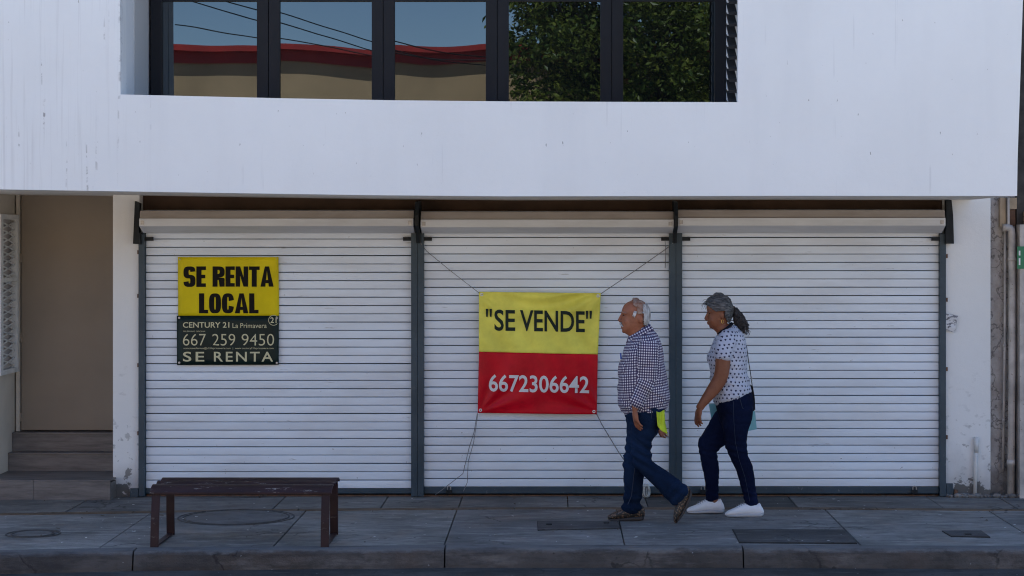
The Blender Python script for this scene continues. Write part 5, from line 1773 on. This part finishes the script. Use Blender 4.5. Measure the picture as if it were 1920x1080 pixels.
    near = [(1360.5, 961, 1361, 967, .024), (1366, 957, 1366, 968, .038), (1379, 951.5, 1379, 968.3, .043), (1391, 945, 1391, 968.3, .041), (1404, 943, 1404, 968.3, .037), (1418, 945, 1418, 968.3, .036), (1424.5, 943, 1427, 968, .033), (1427.5, 949, 1431.5, 964, .022)]
    for secs, yc in ((far, Yc + .08), (near, Yc - .09)):
        b = bmesh.new(); prof(b, [(s[0], s[1], s[0] * .12 + s[2] * .88, s[1] * .12 + s[3] * .88, s[4]) for s in secs], yc, ex=2.2)
        sho = obj('shoe', b, M['white_shoe'], wo, smooth=True)
        b = bmesh.new(); prof(b, [(s[0] * .27 + s[2] * .73, s[1] * .27 + s[3] * .73, s[2], s[3], s[4] + .004) for s in secs], yc, ex=4.0)
        obj('sole', b, M['white_sole'], sho, smooth=True)
        b = bmesh.new()
        for k in range(5):
            x0 = secs[3][0] - 10 + k * 4.2; y0 = lerp_pts([(s[0], s[1]) for s in secs], x0)
            c = P(x0, y0 - 1.0, yc)
            tube(b, [c + Vector((.004, -.026, -.010)), c + Vector((0, 0, .002)), c + Vector((.004, .026, -.010))], .0034, 6)
        obj('laces', b, M['laces'], sho)
    # handbag on the far hip and its strap
    bag = thing('handbag', P(1410, 772, Yc + .02), 'small black shoulder bag hanging at the back of the woman', 'handbag')
    b = bmesh.new()
    prism(b, [(X(px, Yc), Z(py, Yc)) for px, py in ((1398, 724), (1411, 722), (1415, 745), (1416, 771), (1400, 768))], 'y', Yc - .02, Yc + .09)
    bmesh.ops.recalc_face_normals(b, faces=b.faces); bmesh.ops.bevel(b, geom=b.edges[:], offset=.008, segments=2, affect='EDGES'); obj('bag_body', b, M['black_bag'], bag)
    b = bmesh.new(); tube(b, [P(1388, 622, Yc + .02), P(1400, 650, Yc + .01), P(1404, 680, Yc), P(1408, 705, Yc), P(1410.5, 724, Yc)], [(.003, .010)] * 5, 8, ref=(1, 0, 0)); obj('strap', b, M['black_bag'], bag)
    b = bmesh.new(); tube(b, [P(1409, 706, Yc - .005), P(1409.8, 714, Yc - .005)], .005, 8); obj('buckle', b, M['steel'], bag)
    # teal folder held by the far hand
    b = bmesh.new()
    Yf = Yc + .20
    prism(b, [(X(px, Yf), Z(py, Yf)) for px, py in ((1329, 757), (1402, 752), (1416, 772), (1419, 805), (1403, 808), (1334, 786))], 'y', Yf, Yf + .012)
    tag(obj('folder', b, M['teal'], origin=P(1375, 790, Yf)), 'translucent teal folder held behind the legs of the woman', 'folder')
    return wo


make_man()
make_woman()

# ------------------------------------------------------------------ across the street (seen only in the window glass)
OY = -18.2
OD = (2 * GLY - OY) + D                  # path length to it through the glass
def ox(px): return (px - VX) / F * OD
def oz(py): return H - (py - VY) / F * OD
ob = thing('opposite_building', (-3.5, OY - 3, 0), 'beige building with red cornice across the street, mirrored in the left panes', 'building')
M['beige'] = simple('beige stucco', (0.46, 0.33, 0.19), 0.9, 0.22, 1.1)
M['beige2'] = simple('grey beige stucco band', (0.40, 0.31, 0.20), 0.9, 0.1, 2)
M['red_trim'] = simple('red painted cornice', (0.40, 0.028, 0.022), 0.6, 0.2, 3)
ztop = oz(100)
obj('wall', newbox(-22, 14, OY - 7, OY, -0.01, ztop), M['beige'], ob)
obj('cornice', newbox(-22.1, 14.1, OY - 7.1, OY + 0.21, ztop + 0.03, oz(86)), M['red_trim'], ob)
obj('fascia', newbox(-22.05, 14.05, OY - 7.05, OY + 0.05, ztop - 0.15, ztop + 0.028), M['red_trim'], ob)
# cables strung over the street
def cable(pts, r, lab):
    b = bmesh.new(); tube(b, pts, r, 6)
    tag(obj('overhead_cable', b, M['iron'], smooth=True, origin=pts[0]), lab, 'cable', 'cables over the street')
def refl(px, py, Y):                     # place a point from where the glass shows it
    d = (2 * GLY - Y) + D
    return Vector(((px - VX) / F * d, Y, H - (py - VY) / F * d))
def strung(a, b, sag, n=14):
    return [a.lerp(b, k / n) + Vector((0, 0, -sag * 4 * (k / n) * (1 - k / n))) for k in range(n + 1)]
cable(strung(refl(200, -60, -14), refl(1000, 125, -17.6), 0.10), 0.009, 'upper black cable crossing the sky in the window reflection')
cable(strung(refl(150, -55, -14.3), refl(1000, 140, -17.7), 0.12), 0.009, 'second black cable just below the upper one in the window reflection')
cable(strung(refl(330, 48, -17.3), refl(1100, 130, -17.5), 0.06), 0.009, 'cable running close along the red cornice of the beige building')
# tree whose crown fills the two right panes
def leaf_mat():
    n = NT('green leaves')
    at = n.new('ShaderNodeNewGeometry')
    f = n.noise(1.7, 3)
    r = n.new('ShaderNodeAttribute'); r.attribute_name = 'tone'
    c = n.mix(n.ramp(r.outputs['Fac'], 0, 1), (0.040, 0.085, 0.012), (0.24, 0.27, 0.04))
    n.b.inputs['Transmission Weight'].default_value = 0.0
    tr = n.new('ShaderNodeBsdfTranslucent'); n.link(c, tr.inputs[0])
    mx = n.new('ShaderNodeMixShader'); mx.inputs[0].default_value = 0.35
    n.done(c, 0.45, 0, 0.4)
    n.link(n.b.outputs[0], mx.inputs[1]); n.link(tr.outputs[0], mx.inputs[2]); n.link(mx.outputs[0], n.t.nodes['Material Output'].inputs[0])
    return n.m
M['leaf'] = leaf_mat()
M['bark'] = simple('bark', (0.09, 0.07, 0.055), 0.9, 0.4, 8, bump=0.8, bscale=20)
def tree(cx, cy, zc, rx, ry, rz, nclump, nleaf, label, seed, keep=None):
    rnd = random.Random(seed)
    t = thing('street_tree', (cx, cy, 0), label, 'tree')
    b = bmesh.new()
    tube(b, [(cx, cy, 0), (cx + .05, cy, 1.2), (cx - .05, cy + .05, 2.4), (cx, cy, zc)], [.15, .12, .10, .06], 10)
    obj('trunk', b, M['bark'], t, smooth=True)
    b = bmesh.new()
    ends = []
    for k in range(11):
        a = k * 2.4; e = Vector((cx + rx * .75 * math.cos(a), cy + ry * .75 * math.sin(a), zc + rz * rnd.uniform(-.5, .8)))
        s = Vector((cx, cy, 2.3 + .08 * k)); m = s.lerp(e, .5) + Vector((0, 0, .25))
        tube(b, [s, m, e], [.05, .035, .012], 6)
    obj('limbs', b, M['bark'], t, smooth=True)
    me = bpy.data.meshes.new('crown')
    vs_, fs_, tones = [], [], []
    for k in range(nclump):
        while True:
            p = Vector((rnd.uniform(-1, 1), rnd.uniform(-1, 1), rnd.uniform(-1, 1)))
            if .25 < p.length < 1: break
        c = Vector((cx + p.x * rx, cy + p.y * ry, zc + p.z * rz))
        if keep and not keep(c): continue
        cr = rnd.uniform(.18, .36); tone = rnd.random()
        for j in range(nleaf):
            d = Vector((rnd.gauss(0, 1), rnd.gauss(0, 1), rnd.gauss(0, .8)))
            q = c + d * cr * .55
            u = Vector((rnd.gauss(0, 1), rnd.gauss(0, 1), rnd.gauss(-.5, .7))).normalized()
            w = u.cross(Vector((rnd.gauss(0, 1), rnd.gauss(0, 1), rnd.gauss(0, 1)))).normalized()
            l = rnd.uniform(.07, .14); h = l * .25
            nrm = u.cross(w)
            i = len(vs_)
            vs_ += [q, q + u * l * .5 + w * h + nrm * h * .3, q + u * l, q + u * l * .5 - w * h + nrm * h * .3]
            fs_ += [(i, i + 1, i + 2), (i, i + 2, i + 3)]
            tv = min(1, max(0, tone ** 1.8 * .85 + rnd.random() * .22)); tones += [tv, tv]
    me.from_pydata([tuple(v) for v in vs_], [], fs_)
    at = me.attributes.new('tone', 'FLOAT', 'FACE'); at.data.foreach_set('value', tones)
    me.materials.append(M['leaf'])
    place(bpy.data.objects.new('crown', me), t)
tcx = refl(1190, 0, -16.6).x
tree(tcx, -16.6, 5.3, 2.05, 1.5, 2.3, 640, 60, 'leafy green street tree across the road, mirrored in the two right panes', 5, keep=lambda c: c.z > 2.9)
